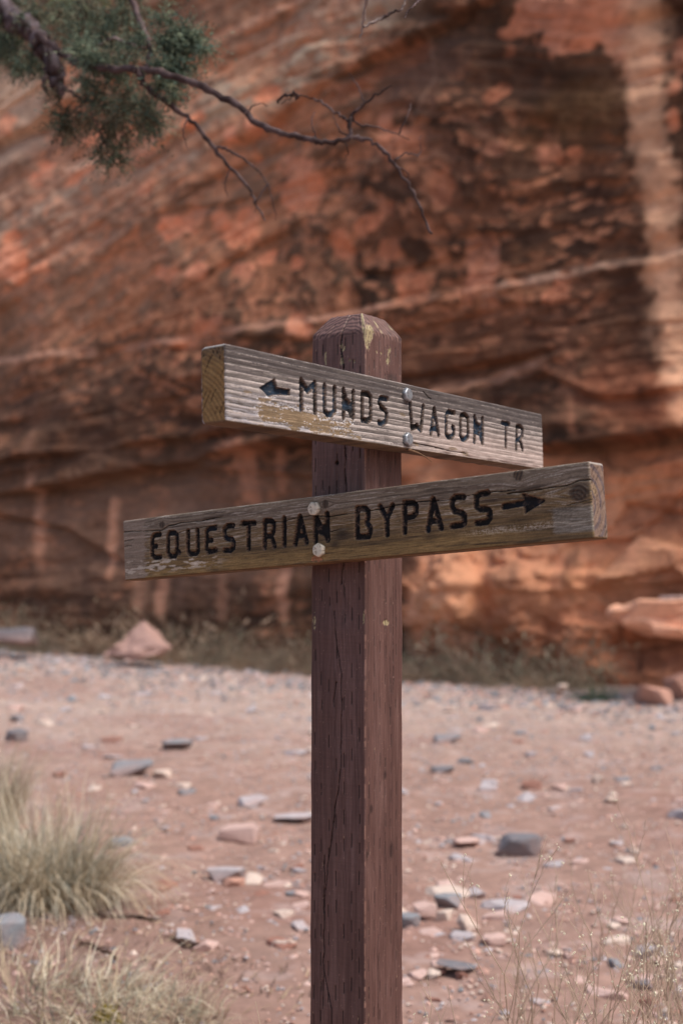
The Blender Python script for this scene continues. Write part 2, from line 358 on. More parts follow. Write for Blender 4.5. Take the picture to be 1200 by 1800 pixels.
# broken blocks and joints low on the right
f1, f2, val = voro(SS * 1.5 + .3 * w2 + .08 * w3, ZZ * 2.6 + .25 * w2 + .08 * w3, 6); jo = (1 - sst(.02, .10, f2 - f1)) * sst(-.05, .35, fbm(SS * 1.1 + 7, ZZ * 1.6, 3, 9))
D = D + lr * (.13 * (val - .5) - .06 * jo) * sst(.2, .5, SS - wall(720, 900)[0])
f1b, f2b, valb = voro(SS * 3.4 + .2 * w3, ZZ * 5.5 + .2 * w3, 12); D = D + lr * .03 * (valb - .5)
C = mix(C, S(206, 146, 120), lr * sst(.5, .9, val) * .4); C = mix(C, S(132, 84, 66), lr * sst(.45, .1, val) * .45); C = mix(C, S(92, 58, 46), lr * jo * .4); C = mix(C, S(120, 78, 62), lr * sst(.0, .5, fbm(SS * 1.3, ZZ * .8, 3, 1)) * .6); C = desat(C, 1) 
for b, h_ in [((790, 1070, 60, 60, 0), .30), ((870, 1040, 70, 80, 0), .34), ((960, 1060, 60, 70, 0), .22), ((1030, 1130, 40, 30, 0), .2), ((1120, 1010, 90, 40, 0), .1), ((1170, 1140, 100, 24, 0), -.35)]: D = D + h_ * np.sqrt(np.clip(blob(*b, soft=.7, rough=.25), 0, 1))
fl = cells(9.5, 3, .70) * sst(.1, .5, dens + .3 * w2); C = mix(C, S(196, 122, 92), np.clip(fl, 0, 1) * .5); D = D - .012 * fl
ulw = blob(120, 330, 420, 330, 20, .7, .2); C = mix(C, C * 1.3 + .012, ulw * .8)
for p, w_, a_ in [([(1100, -60), (1118, 60), (1130, 160), (1136, 260), (1152, 350), (1163, 430), (1170, 520), (1188, 640), (1210, 720)], 22, .75), ([(1120, 60), (1128, 140)], 34, .5), ([(1172, 460), (1180, 600)], 30, .45)]: C = mix(C, S(222, 160, 130), line(p, w_, soft=.7) * a_)
for p, w_, a_ in [([(62, 850), (66, 990)], 12, .6), ([(190, 885), (192, 1010)], 9, .7), ([(285, 950), (287, 1075)], 11, .75), ([(505, 900), (508, 1085)], 11, .6), ([(235, 960), (250, 1070)], 14, .45), ([(430, 790), (440, 870)], 20, .5), ([(395, 1000), (400, 1080)], 10, .35)]: C = mix(C, S(196, 132, 108), line(p, w_, soft=.7) * a_)
C = desat(C, .86) * np.array([1.16, 1.18, 1.0]); C = C * (1 + .16 * w4)[..., None]
PX = WL[0] + WD[0] * SS + WN[0] * D; PY = WL[1] + WD[1] * SS + WN[1] * D
CV = np.stack([PX, PY, ZZ], -1)
# the top of the wall rolls back into a bench
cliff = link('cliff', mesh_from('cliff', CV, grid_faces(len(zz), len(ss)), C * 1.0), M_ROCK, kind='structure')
_b0 = CV[-1]; _b1 = _b0 + np.array([-WN[0] * 14, -WN[1] * 14, 2.5])
bv = np.concatenate([_b0, _b1]); n_ = len(ss)
bf = np.array([[i, i + 1, n_ + i + 1, n_ + i] for i in range(n_ - 1)])
link('cliff_top', mesh_from('cliff_top', bv, bf, np.tile(S(150, 100, 80), (len(bv), 1))), M_ROCK, kind='structure')

# ------------------------------------------------------------------ stones
def hull_stone(seed, flat=.5, n=16, sub=2, ang=.5):
    import bmesh
    r = np.random.default_rng(seed); bm = bmesh.new()
    p = r.normal(size=(n, 3)); p /= np.linalg.norm(p, axis=1)[:, None]; p *= r.uniform(.8, 1.05, (n, 1))
    p = np.sign(p) * np.abs(p) ** ang
    for q in p: bm.verts.new((q[0] * .5, q[1] * .5 * r.uniform(.9, 1.1), q[2] * .5 * flat))
    h = bmesh.ops.convex_hull(bm, input=bm.verts)
    bmesh.ops.delete(bm, geom=[g for g in set(h['geom_interior'] + h['geom_unused']) if isinstance(g, bmesh.types.BMVert)], context='VERTS')
    bmesh.ops.bevel(bm, geom=bm.edges[:] , offset=.035, segments=1, affect='EDGES', clamp_overlap=True)
    bmesh.ops.triangulate(bm, faces=bm.faces[:])
    if sub: bmesh.ops.subdivide_edges(bm, edges=[e for e in bm.edges if e.calc_length() > .16], cuts=1, use_grid_fill=False)
    bmesh.ops.triangulate(bm, faces=bm.faces[:])
    bm.verts.ensure_lookup_table()
    V = np.array([v.co[:] for v in bm.verts]); F = np.array([[v.index for v in f.verts] for f in bm.faces]); bm.free()
    V += .02 * np.stack([vn(V[:, 0] * 5 + seed, V[:, 1] * 5 + V[:, 2] * 7, k) for k in (1, 2, 3)], -1)
    return V, F
STC = {'blue_grey': S(132, 134, 138), 'dark_grey': S(116, 114, 118), 'pale_pink': S(196, 166, 156), 'lilac': S(176, 167, 168), 'red': S(150, 108, 94), 'cream': S(206, 186, 172), 'sandstone': S(186, 142, 124)}
stone_meshes = {}; ANCH = []
def stone_mesh(shape, c, flat=.5):
    k = (shape, c, flat)
    if k not in stone_meshes:
        V, F = hull_stone(shape * 13 + 5, flat); r = fbm(V[:, 0] * 6 + shape, V[:, 1] * 6 + V[:, 2] * 4, 3, shape)
        stone_meshes[k] = mesh_from('stone', V, F, mix(STC[c] * .92, S(172, 134, 120) * .9, np.clip(.30 + .6 * r - .7 * V[:, 2] / flat, 0, .8)), smooth=False)
    return stone_meshes[k]
M_STONE = mat('stone', nscale=14, nvar=.2, bump=.4, bdist=.01, rough=.92, spec=.2, detail=8)
def put_stone(name, px, py, wpx, c, label, shape=0, flat=.5, rot=0., asp=.7, sink=.25, tilt=(0, 0), cat='stone', group=None):
    P, t = place(px, py); w = wpx / FPX * t
    o = link(name, stone_mesh(shape, c, flat), M_STONE)
    o.location = (P[0], P[1] + w * asp * .25, float(gz(P[0], P[1])) + w * flat * (.5 - sink)); o.scale = (w, w * asp, w); o.rotation_euler = (tilt[0], tilt[1], rot)
    ANCH.append((px, py, label)); return tag(o, label, cat, group)
put_stone('stone', 912, 1505, 84, 'dark_grey', 'dark grey blocky stone with a pale top, right of the post', 1, .62, .2, .6, .2)
put_stone('stone', 232, 1362, 92, 'blue_grey', 'wide low blue grey stone in the wash well left of the post', 2, .34, .1, .7, .2)
put_stone('stone', 312, 1318, 62, 'blue_grey', 'small flat blue grey stone lying further back than the widest left hand stone', 3, .36, .3, .6, .2)
put_stone('stone', 28, 1302, 46, 'dark_grey', 'dark slate coloured pointed stone near the left edge of the wash', 4, .6, .9, .7, .2)
put_stone('stone', 30, 1268, 34, 'blue_grey', 'small blue grey stone right behind the dark pointed stone at the left', 5, .4, .4, .7, .2)
put_stone('stone', 425, 1480, 84, 'pale_pink', 'pale pink stone with a rounded peak, nearest big stone left of the post', 6, .5, -.1, .7, .25)
put_stone('stone', 395, 1548, 78, 'lilac', 'flat whitish grey stone with a small tan cobble against it', 7, .34, .1, .7, .15)
put_stone('stone', 410, 1562, 40, 'sandstone', 'small tan cobble leaning against the flat whitish grey stone', 1, .6, .6, .8, .2)
put_stone('stone', 445, 1418, 58, 'lilac', 'small whitish stone behind the pale pink peaked stone', 2, .4, .5, .7, .2)
put_stone('stone', 515, 1448, 80, 'lilac', 'long flat lilac grey slab touching the left side of the post as seen', 3, .25, 0, .6, .2)
put_stone('stone', 210, 1492, 50, 'blue_grey', 'grey stone peeking out right of the green grass tussock', 4, .5, .2, .7, .2)
put_stone('stone', 788, 1598, 66, 'blue_grey', 'blue grey stone on top of the small rock cluster right of the post', 5, .4, .1, .6, .05)
put_stone('stone', 748, 1618, 44, 'pale_pink', 'pinkish beige cobble in front of the rock cluster right of the post', 6, .8, .4, .9, .1)
put_stone('stone', 782, 1624, 34, 'cream', 'cream cobble between the pinkish cobble and the rounded pale one', 7, .8, 1.2, .9, .1)
put_stone('stone', 822, 1640, 46, 'cream', 'rounded pale cobble at the right end of the rock cluster', 2, .7, 1.9, .8, .1)
put_stone('stone', 716, 1632, 46, 'blue_grey', 'grey cobble half hidden behind the right side of the post', 1, .7, .3, .8, .15)
put_stone('stone', 800, 1712, 76, 'dark_grey', 'dark flat slab tilted in the sand, lower right', 3, .25, -.35, .6, .1, (0, .12))
put_stone('stone', 868, 1660, 52, 'pale_pink', 'pale flat pink stone behind the thin weeds, lower right', 4, .4, .2, .7, .2)
put_stone('stone', 1132, 1742, 42, 'dark_grey', 'small dark grey stone among the weeds at the lower right', 5, .5, .7, .8, .2)
put_stone('stone', 936, 1388, 40, 'red', 'small dark red stone in the middle distance right of the post', 6, .5, .1, .7, .2)
put_stone('stone', 1052, 1380, 24, 'cream', 'small bright white pebble in the middle distance at the right', 7, .8, .1, .9, .1)
put_stone('stone', 788, 1306, 56, 'blue_grey', 'flat blue grey stone in the distance just right of the post', 2, .35, .1, .7, .2)
put_stone('stone', 778, 1360, 50, 'blue_grey', 'bluish flat stone in the middle distance right of the post, nearer than its twin', 7, .35, .1, .7, .2)
put_stone('stone', 822, 1492, 56, 'pale_pink', 'pale pink flat stone left of the dark grey blocky one', 3, .4, .2, .7, .2)
put_stone('stone', 14, 1668, 66, 'blue_grey', 'blue grey stone at the left edge, in front of the green tussock', 4, 1.1, .4, .8, .15)
put_stone('stone', 285, 1368, 44, 'cream', 'whitish stone right beside the wide low blue grey stone', 5, .4, .4, .7, .2)
# rocks by the cliff foot
import bmesh
def put_rock(px, py, wpx, c, label, d, shape, flat, rot, tilt, asp=.8, zoff=None, hz=1.0):
    P = at(px, py, d); w = wpx / FPX * d; o = link('rock', stone_mesh(shape, c, flat), M_STONE)
    z = float(gz(P[0], P[1])) + w * flat * .3 if zoff is None else P[2]
    o.location = (P[0], P[1], z); o.scale = (w, w * asp, w * hz); o.rotation_euler = (tilt[0], tilt[1], rot)
    return tag(o, label, 'rock')
def custom_rock(V_, c_, label, P, sc, bev=.02):
    bb = bmesh.new()
    for q in V_: bb.verts.new(tuple(q))
    bmesh.ops.convex_hull(bb, input=bb.verts); bmesh.ops.bevel(bb, geom=bb.edges[:], offset=bev, segments=1, affect='EDGES', clamp_overlap=True); bmesh.ops.triangulate(bb, faces=bb.faces[:])
    bmesh.ops.subdivide_edges(bb, edges=bb.edges[:], cuts=2, use_grid_fill=True); bmesh.ops.triangulate(bb, faces=bb.faces[:])
    for v_ in bb.verts: v_.co += Vector([.075 * float(vn(v_.co.x * 6 + 3, v_.co.y * 5 + v_.co.z * 7, k)) for k in (1, 2, 3)])
    me_ = bpy.data.meshes.new('rock'); bb.to_mesh(me_); bb.free(); ca_ = me_.color_attributes.new('Col', 'FLOAT_COLOR', 'POINT')
    ca_.data.foreach_set('color', np.tile(np.append(c_, 1), len(me_.vertices)).astype(np.float32))
    o_ = link('rock', me_, M_STONE); o_.location = P; o_.scale = sc; return tag(o_, label, 'rock')
custom_rock([(-.52, -.3, .12), (-.50, .3, .12), (-.52, -.3, -.01), (-.36, -.42, .18), (-.38, .4, .18), (-.3, -.42, -.06), (-.14, -.38, -.2), (-.14, .3, -.2), (.7, -.5, .19), (.7, .5, .22), (.7, -.46, -.2), (.7, .3, -.2)],
            S(222, 166, 136), 'pale overhanging rock slab jutting from the cliff foot at the right edge', at(1172, 1086, 11.8), (.92, .9, .78))
put_rock(1195, 1062, 90, 'pale_pink', 'pinkish rock lying on top of the pale overhanging slab', 12.6, 4, .4, .4, (0, .1), .9, 1)
put_rock(1150, 1228, 84, 'sandstone', 'pinkish rock half sunk in the gravel at the right edge, below the slab', 11.2, 5, .5, .2, (0, .25), .8, 1)
put_rock(1200, 1205, 70, 'sandstone', 'tilted pinkish rock behind the half sunk one at the right edge', 11.6, 7, .8, .7, (0, -.3), .8, 1)
put_rock(990, 1210, 26, 'cream', 'small pale stone at the edge of the dry scrub on the right', 11.4, 3, .6, .7, (0, 0), .8, 1)
put_rock(25, 1118, 100, 'dark_grey', 'low dark rock with a bluish top at the far left by the scrub', 14.6, 6, .35, .1, (0, 0), .8, 1)
# the pointed diamond-shaped block at the left
DV = np.array([(-.50, -.05, .02), (-.10, -.30, -.06), (.36, -.26, .0), (.52, .1, .16), (-.02, .1, .50), (.14, .34, .46), (-.44, .34, .02), (.2, .4, .0), (.40, -.22, .16), (-.06, -.26, .04), (.06, -.02, .47), (-.34, -.1, .20)])
custom_rock(DV, S(184, 148, 136) * .82, 'pointed pinkish sandstone block by the scrub at the foot of the cliff, left', at(246, 1152, 14.0), (.70, .6, .66), .012)
# scattered stones in the wash, each an object, told apart by the marked stone they lie nearest to
cols = ['blue_grey', 'lilac', 'pale_pink', 'cream', 'red', 'pale_pink', 'lilac', 'lilac', 'pale_pink', 'cream']
names = {'blue_grey': 'blue grey', 'lilac': 'lilac grey', 'pale_pink': 'pale pink', 'cream': 'cream', 'red': 'reddish', 'dark_grey': 'dark grey'}
MARK = [(912, 1490, 'the dark grey blocky stone'), (232, 1352, 'the wide low blue grey stone'), (28, 1300, 'the dark slate pointed stone'),
        (425, 1470, 'the pale pink peaked stone'), (400, 1550, 'the flat whitish grey stone'), (790, 1610, 'the rock cluster beside the post'),
        (800, 1710, 'the dark tilted flat slab'), (936, 1388, 'the small dark red stone'), (1052, 1380, 'the bright white pebble'),
        (788, 1306, 'the distant blue grey stone'), (95, 1500, 'the green grass tussock'), (246, 1125, 'the pointed pinkish block'),
        (1150, 1225, 'the half sunk pink rock'), (620, 1240, 'the post, far back'), (620, 1700, 'the post, near its foot'), (1150, 1600, 'the dry weed tangle')]
ORD = ['nearest', 'second nearest', 'third nearest', 'fourth nearest', 'fifth nearest', 'sixth nearest', 'seventh nearest', 'eighth nearest', 'ninth nearest', 'tenth nearest', 'eleventh nearest', 'twelfth nearest']
found = {}; cnt = 0
while cnt < 262:
    px = rng.uniform(-60, 1260); py = 1205 + 560 * rng.random() ** 1.25
    if px < 260 and py > 1400: continue
    P, t = place(px, py); c = cols[rng.integers(len(cols))]
    w = float(np.clip(rng.lognormal(math.log(.036 + .005 * t), .45), .02, .17))
    fl = (.35, .5)[int(rng.random() < .3)]
    o = link('stone', stone_mesh(int(rng.integers(1, 8)), c, fl), M_STONE)
    o.location = (P[0], P[1], float(gz(P[0], P[1])) + w * fl * .02); o.scale = (w, w * rng.uniform(.6, .9), w); o.rotation_euler = (rng.normal(0, .12), rng.normal(0, .12), rng.uniform(0, 6.3))
    ds = [((px - a) ** 2 + ((py - b) * 2) ** 2, a, b, nm) for a, b, nm in MARK]; q, a, b, nm = min(ds)
    side = ('left of' if px < a else 'right of') if abs(px - a) > 2 * abs(py - b) else ('behind' if py < b else 'in front of')
    found.setdefault((c, side, nm), []).append((q, o)); cnt += 1
for (c, side, nm), L in found.items():
    for k, (q, o) in enumerate(sorted(L, key=lambda z: z[0])):
        tag(o, f'small {names[c]} stone {ORD[k]} {side} {nm}', 'stone', 'small stones scattered over the wash')

# pebbles and gravel: uncountable
def scatter_tets(n, sampler, size, palette, name, label):
    oc = np.array([(1, 0, 0), (-1, 0, 0), (0, 1, 0), (0, -1, 0), (0, 0, 1), (0, 0, -1)], float) * .5
    of = np.array([(0, 2, 4), (2, 1, 4), (1, 3, 4), (3, 0, 4), (2, 0, 5), (1, 2, 5), (3, 1, 5), (0, 3, 5)])
    x, y = sampler(n); z = gz(x, y); s = size(n, x, y)
    v = oc[None] * rng.uniform(.6, 1.1, (n, 6, 1)); v = v * np.stack([s, s * rng.uniform(.6, 1, n), s * rng.uniform(.35, .7, n)], -1)[:, None]
    a = rng.uniform(0, 6.28, n); ca, sa = np.cos(a)[:, None], np.sin(a)[:, None]
    v = np.stack([v[..., 0] * ca - v[..., 1] * sa, v[..., 0] * sa + v[..., 1] * ca, v[..., 2]], -1) + np.stack([x, y, z + s * .04], -1)[:, None]
    f = (of[None] + 6 * np.arange(n)[:, None, None]).reshape(-1, 3)
    pc = np.array(palette)[rng.integers(len(palette), size=n)] * rng.uniform(.65, 1.05, (n, 1))
    return link(name, mesh_from(name, v.reshape(-1, 3), f, np.repeat(pc, 6, 0), smooth=False), M_STONE, kind='stuff', label=label, category='gravel')
def samp(n):
    d = 2.3 + 13.5 * rng.random(n) ** 1.15; x = rng.uniform(-.34, .34, n) * (d + .6); return x, d - CAMD
pal = [STC[k] for k in ('blue_grey', 'lilac', 'pale_pink', 'cream', 'lilac', 'pale_pink', 'sandstone', 'cream')] + [S(190, 152, 138), S(178, 140, 126), S(200, 166, 154)]
scatter_tets(34000, samp, lambda n, x, y: np.clip(rng.lognormal(math.log(.010), .5, n) + .0014 * (y + 1.8), .003, .06), pal, 'pebbles', 'loose pebbles and gravel over the sandy wash')
def samp2(n):
    s = rng.uniform(-1.5, 10.5, n); off = np.abs(rng.normal(0, 1, n)) * 1.4 + .75
    return WL[0] + WD[0] * s + WN[0] * off, WL[1] + WD[1] * s + WN[1] * off
scatter_tets(11000, samp2, lambda n, x, y: np.clip(rng.lognormal(math.log(.040), .5, n), .012, .14), pal + [STC['blue_grey']] * 5 + [S(110, 104, 106)] * 3, 'gravel_bar', 'grey and lilac gravel bar in front of the scrub')

# ------------------------------------------------------------------ tubes and ribbons
def tube(pts, rad, sides=6):
    pts = np.asarray(pts, float); n = len(pts); t = np.gradient(pts, axis=0); t /= np.linalg.norm(t, axis=1)[:, None] + 1e-9
    ref = np.array([0, 0, 1.]) if abs(t[0][2]) < .8 else np.array([1., 0, 0])
    a = np.cross(t, ref); a /= np.linalg.norm(a, axis=1)[:, None] + 1e-9; b = np.cross(t, a)
    th = np.linspace(0, 2 * math.pi, sides, endpoint=False)
    V = pts[:, None] + np.asarray(rad)[:, None, None] * (np.cos(th)[None, :, None] * a[:, None] + np.sin(th)[None, :, None] * b[:, None])
    return V.reshape(-1, 3), grid_faces(n, sides, True)
def smoothline(pts, n=8, jit=0., k=0):
    pts = np.asarray(pts, float); m = len(pts); out = []
    P = np.vstack([2 * pts[0] - pts[1], pts, 2 * pts[-1] - pts[-2]])
    for i in range(m - 1):
        p0, p1, p2, p3 = P[i:i + 4]
        for u in np.linspace(0, 1, n, endpoint=False):
            out.append(.5 * ((2 * p1) + (p2 - p0) * u + (2 * p0 - 5 * p1 + 4 * p2 - p3) * u * u + (3 * p1 - p0 - 3 * p2 + p3) * u ** 3))
    out.append(pts[-1]); out = np.array(out)
    if jit: out += jit * np.random.default_rng(k).normal(size=out.shape)
    return out
class Bag:
    def __init__(s): s.V = []; s.F = []; s.C = []; s.n = 0
    def add(s, V, F, c):
        V = np.asarray(V, float).reshape(-1, 3); F = np.asarray(F)
        if F.shape[1] == 3: F = np.concatenate([F, F[:, 2:3]], 1)
        s.V.append(V); s.F.append(F + s.n); c = np.asarray(c, float)
        s.C.append(np.broadcast_to(c, V.shape) if c.ndim == 1 else c); s.n += len(V)
    def mesh(s, name, smooth=True):
        F = np.concatenate(s.F); V = np.concatenate(s.V); C_ = np.concatenate(s.C)
        tri = F[:, 2] == F[:, 3]
        if tri.any():
            q = F[~tri]; t = np.concatenate([F[tri][:, :3], q[:, [0, 1, 2]], q[:, [0, 2, 3]]])
            return mesh_from(name, V, t, C_, smooth)
        return mesh_from(name, V, F, C_, smooth)

def blades(n, R, hgt, spread, width, pal, r, bend=1., segs=5, base=None, flop=0.):
    """n curved grass blades as tapered ribbons round the origin"""
    a = r.uniform(0, 6.283, n); rr = R * np.sqrt(r.random(n)) * .5
    bx, by = rr * np.cos(a), rr * np.sin(a)
    a2 = a + r.normal(0, .6, n); L = hgt * r.uniform(.55, 1.1, n); out = np.clip(r.normal(spread, spread * .45, n), 0, 1.5)
    out = np.where(r.random(n) < flop, out + .8, out)
    t = np.linspace(0, 1, segs + 1)[None]; ang = out[:, None] * (.35 + bend * t ** 1.3)
    dl = L[:, None] / segs; hx = np.cumsum(np.sin(ang) * dl, 1) - np.sin(ang[:, :1]) * dl; hz = np.cumsum(np.cos(ang) * dl, 1) - np.cos(ang[:, :1]) * dl
    wob = np.cumsum(r.normal(0, .055, (n, segs + 1)), 1) * L[:, None] * .4
    ca, sa = np.cos(a2)[:, None], np.sin(a2)[:, None]
    X_ = bx[:, None] + hx * ca - wob * sa; Y_ = by[:, None] + hx * sa + wob * ca; Z_ = np.maximum(hz, .004 + .01 * r.random((n, 1)))
    w = width * r.uniform(.6, 1.3, (n, 1)) * (1 - t) ** .7 * .5 + .0002
    wa = a2 + r.uniform(.6, 2.4, n); wx, wy = np.cos(wa)[:, None] * w, np.sin(wa)[:, None] * w
    V = np.stack([np.stack([X_ - wx, Y_ - wy, Z_], -1), np.stack([X_ + wx, Y_ + wy, Z_], -1)], 2)   # n, segs+1, 2, 3
    f = np.array([[2 * i, 2 * i + 1, 2 * i + 3, 2 * i + 2] for i in range(segs)])
    F = (f[None] + (2 * (segs + 1)) * np.arange(n)[:, None, None]).reshape(-1, 4)
    c = np.array(pal)[r.integers(len(pal), size=n)] * r.uniform(.7, 1.15, (n, 1))
    return V.reshape(-1, 3), F, np.repeat(c, 2 * (segs + 1), 0)

STRAW = [S(206, 190, 162), S(190, 172, 144), S(222, 210, 186), S(166, 148, 124)]
GRN = [S(150, 150, 132), S(164, 162, 142), S(134, 138, 122), S(186, 180, 156)]
r = np.random.default_rng(21)
def tussock(name, px, py, label, parts, cat='grass tussock', dz=0):
    P, t = place(px, py); e = link(name, None); e.location = (P[0], P[1], float(gz(P[0], P[1])) + dz); tag(e, label, cat)
    for pn, specs in parts:
        b = Bag()
        for (off, args) in specs:
            V, F, c = blades(**args, r=r); b.add(V + np.array(off), F, c)
        link(pn, b.mesh(pn), M_PLANT, e)
    return e
tussock('grass_tussock', 66, 1592, 'big soft tussock of green and straw grass at the left edge', [
    ('green_blades', [((0, 0, 0), dict(n=800, R=.34, hgt=.32, spread=.85, width=.0036, pal=[S(150, 152, 140), S(166, 164, 150), S(136, 140, 130), S(190, 184, 168)], bend=1.6, segs=6))]),
    ('straw_blades', [((-.05, 0, 0), dict(n=1200, R=.42, hgt=.40, spread=.8, width=.0034, pal=STRAW, bend=1.7, segs=6)),
                      ((.1, -.06, 0), dict(n=420, R=.3, hgt=.40, spread=1.0, width=.0042, pal=STRAW, bend=1.7, segs=7))])])
tussock('grass_tussock', -60, 1500, 'straw coloured tussock cut by the left edge behind the green one', [
    ('straw_blades', [((0, 0, 0), dict(n=1300, R=.36, hgt=.42, spread=.5, width=.003, pal=STRAW + GRN[:1], bend=1.1, segs=6))])])
tussock('grass_tussock', 60, 1775, 'flattened pale dead grass in the bottom left corner', [
    ('straw_blades', [((0, 0, 0), dict(n=420, R=.6, hgt=.2, spread=1.2, width=.0036, pal=STRAW, bend=1.2, segs=6, flop=.6)),
                      ((-.14, .1, 0), dict(n=240, R=.45, hgt=.16, spread=1.0, width=.003, pal=STRAW + GRN + [S(110, 86, 72)], bend=1.4, segs=6, flop=.5))])])
tussock('grass_tussock', 200, 1800, 'thin grey green dead grass along the bottom edge, right of the flattened clump', [
    ('straw_blades', [((0, 0, 0), dict(n=600, R=.4, hgt=.13, spread=1.1, width=.0026, pal=STRAW + GRN, bend=1.0, segs=5, flop=.5)),
                      ((.14, -.02, 0), dict(n=260, R=.25, hgt=.10, spread=1.0, width=.0024, pal=STRAW + [S(120, 92, 80)], bend=1.0, segs=5, flop=.5))])])
# small yellow green plant
P, t = place(190, 1806); b = Bag()
for i in range(170):
    a = r.uniform(0, 6.28); rr = .035 * math.sqrt(r.random()); z = .012 + .05 * r.random() * (1 - rr / .05); c = np.array([rr * math.cos(a), rr * math.sin(a), z])
    d = r.normal(size=3); d /= np.linalg.norm(d); e = np.cross(d, r.normal(size=3)); e /= np.linalg.norm(e)
    q = .006; b.add([c - d * q, c + e * q * .5, c + d * q, c - e * q * .5], [[0, 1, 2, 3]], S(150, 132, 40) * r.uniform(.6, 1.15))
for i in range(14):
    a = r.uniform(0, 6.28); V, F = tube([(0, 0, 0), (.015 * math.cos(a), .015 * math.sin(a), .03), (.03 * math.cos(a), .03 * math.sin(a), .06)], [.001, .0008, .0005], 4); b.add(V, F, S(140, 125, 60))
o = link('small_plant', b.mesh('small_plant'), M_PLANT); o.location = (P[0], P[1], float(gz(P[0], P[1]))); tag(o, 'tiny yellow green leafy plant at the bottom edge among dead grass', 'plant')

# litter of broken straw, bark and grit under the grass, lower left
b = Bag(); lr_ = np.random.default_rng(77)
for cx_, cy_, R_, n_l in [(-.85, 1.5, .55, 900), (-.9, 2.1, .5, 500), (-.35, 1.35, .4, 350), (.9, 1.4, .6, 350)]:
    V, F, c = blades(n_l, R_ * 2, .07, 1.5, .004, [S(190, 170, 140), S(120, 92, 76), S(84, 64, 56), S(160, 136, 112)], lr_, bend=.3, segs=3)
    V = V + np.array([cx_, cy_, 0]); V[:, 2] = gz(V[:, 0], V[:, 1]) + .006 + .3 * V[:, 2]; b.add(V, F, c)
link('litter', b.mesh('litter'), M_PLANT, kind='stuff', label='broken straw and twig litter on the sand', category='litter')

# dead sticks
def stick(pts, w, label):
    q = []
    for px, py in pts:
        P, t = place(px, py); q.append((P[0], P[1], float(gz(P[0], P[1])) + .008))
    L = smoothline(q, 5, .002, int(pts[0][0])); rd = w * (.6 + .4 * np.sin(np.linspace(.4, 2.9, len(L)))); V, F = tube(L, rd, 6); b = Bag(); b.add(V, F, S(82, 62, 54) * .8)
    for i in range(2, len(L) - 1, 4):
        V, F = tube([L[i], L[i] + np.array([.02, -.012, .006]), L[i] + np.array([.045, -.02, .003])], [w * .5, w * .4, w * .15], 5); b.add(V, F, S(82, 62, 54) * .8)
    tag(link('dead_stick', b.mesh('dead_stick'), M_BARK), label, 'stick')
stick([(168, 1612), (200, 1618), (240, 1616), (270, 1622)], .008, 'dark dead stick lying in the sand right of the green tussock')
stick([(300, 1652), (325, 1664), (355, 1672)], .007, 'shorter dark dead stick nearer the post than the other one')
stick([(140, 1662), (165, 1668), (205, 1690)], .005, 'thin broken twig in the sand in front of the green tussock')

# ------------------------------------------------------------------ dry scrub along the cliff foot
def scrub_mesh(seed, pal, leaf):
    r = np.random.default_rng(seed); b = Bag(); tips = []
    for i in range(46):
        a = r.uniform(0, 6.28); el = r.uniform(.25, 1.3); L = r.uniform(.5, 1.0)
        p = np.array([r.normal(0, .12), r.normal(0, .12), 0]); d = np.array([math.cos(a) * math.cos(el), math.sin(a) * math.cos(el), math.sin(el)]); pts = [p]
        for k in range(4): d = d + r.normal(0, .22, 3); d /= np.linalg.norm(d); d[2] = abs(d[2]) * .9; pts.append(pts[-1] + d * L * .2)
        V, F = tube(pts, [.007, .006, .005, .004, .002], 3); b.add(V, F, pal[0]); tips += pts[1:]
    tips = np.array(tips); n = leaf
    c = tips[r.integers(len(tips), size=n)] + r.normal(0, .075, (n, 3)); c[:, 2] = np.abs(c[:, 2])
    d = r.normal(size=(n, 3)); d[:, 2] = np.abs(d[:, 2]) + .4; d /= np.linalg.norm(d, axis=1)[:, None]; e = np.cross(d, r.normal(size=(n, 3))); e /= np.linalg.norm(e, axis=1)[:, None]
    q = r.uniform(.02, .06, (n, 1)); V = np.stack([c - d * q, c + e * q * .14, c + d * q, c - e * q * .14], 1).reshape(-1, 3)
    F = np.arange(4 * n).reshape(-1, 4); b.add(V, F, np.repeat(np.array(pal)[r.integers(len(pal), size=n)] * r.uniform(.6, 1.2, (n, 1)), 4, 0))
    return b.mesh('scrub')
P1 = [S(150, 128, 110), S(166, 150, 130), S(142, 140, 118), S(124, 116, 98)]; P2 = [S(152, 126, 104), S(176, 150, 128), S(150, 136, 114), S(186, 162, 138)]
sm = [scrub_mesh(1, P1, 900), scrub_mesh(2, P1, 900), scrub_mesh(3, P2, 700), scrub_mesh(4, P2, 800)]
smg = scrub_mesh(5, [S(78, 92, 70), S(70, 98, 76), S(92, 104, 78)], 900)
sr = np.random.default_rng(5)
NUM = 'first second third fourth fifth sixth seventh eighth ninth tenth eleventh twelfth thirteenth fourteenth fifteenth sixteenth seventeenth eighteenth nineteenth twentieth'.split() + ['twenty-' + q for q in 'first second third fourth fifth sixth seventh eighth ninth'.split()] + ['thirtieth'] + ['thirty-' + q for q in 'first second third fourth fifth'.split()]
counts = {}
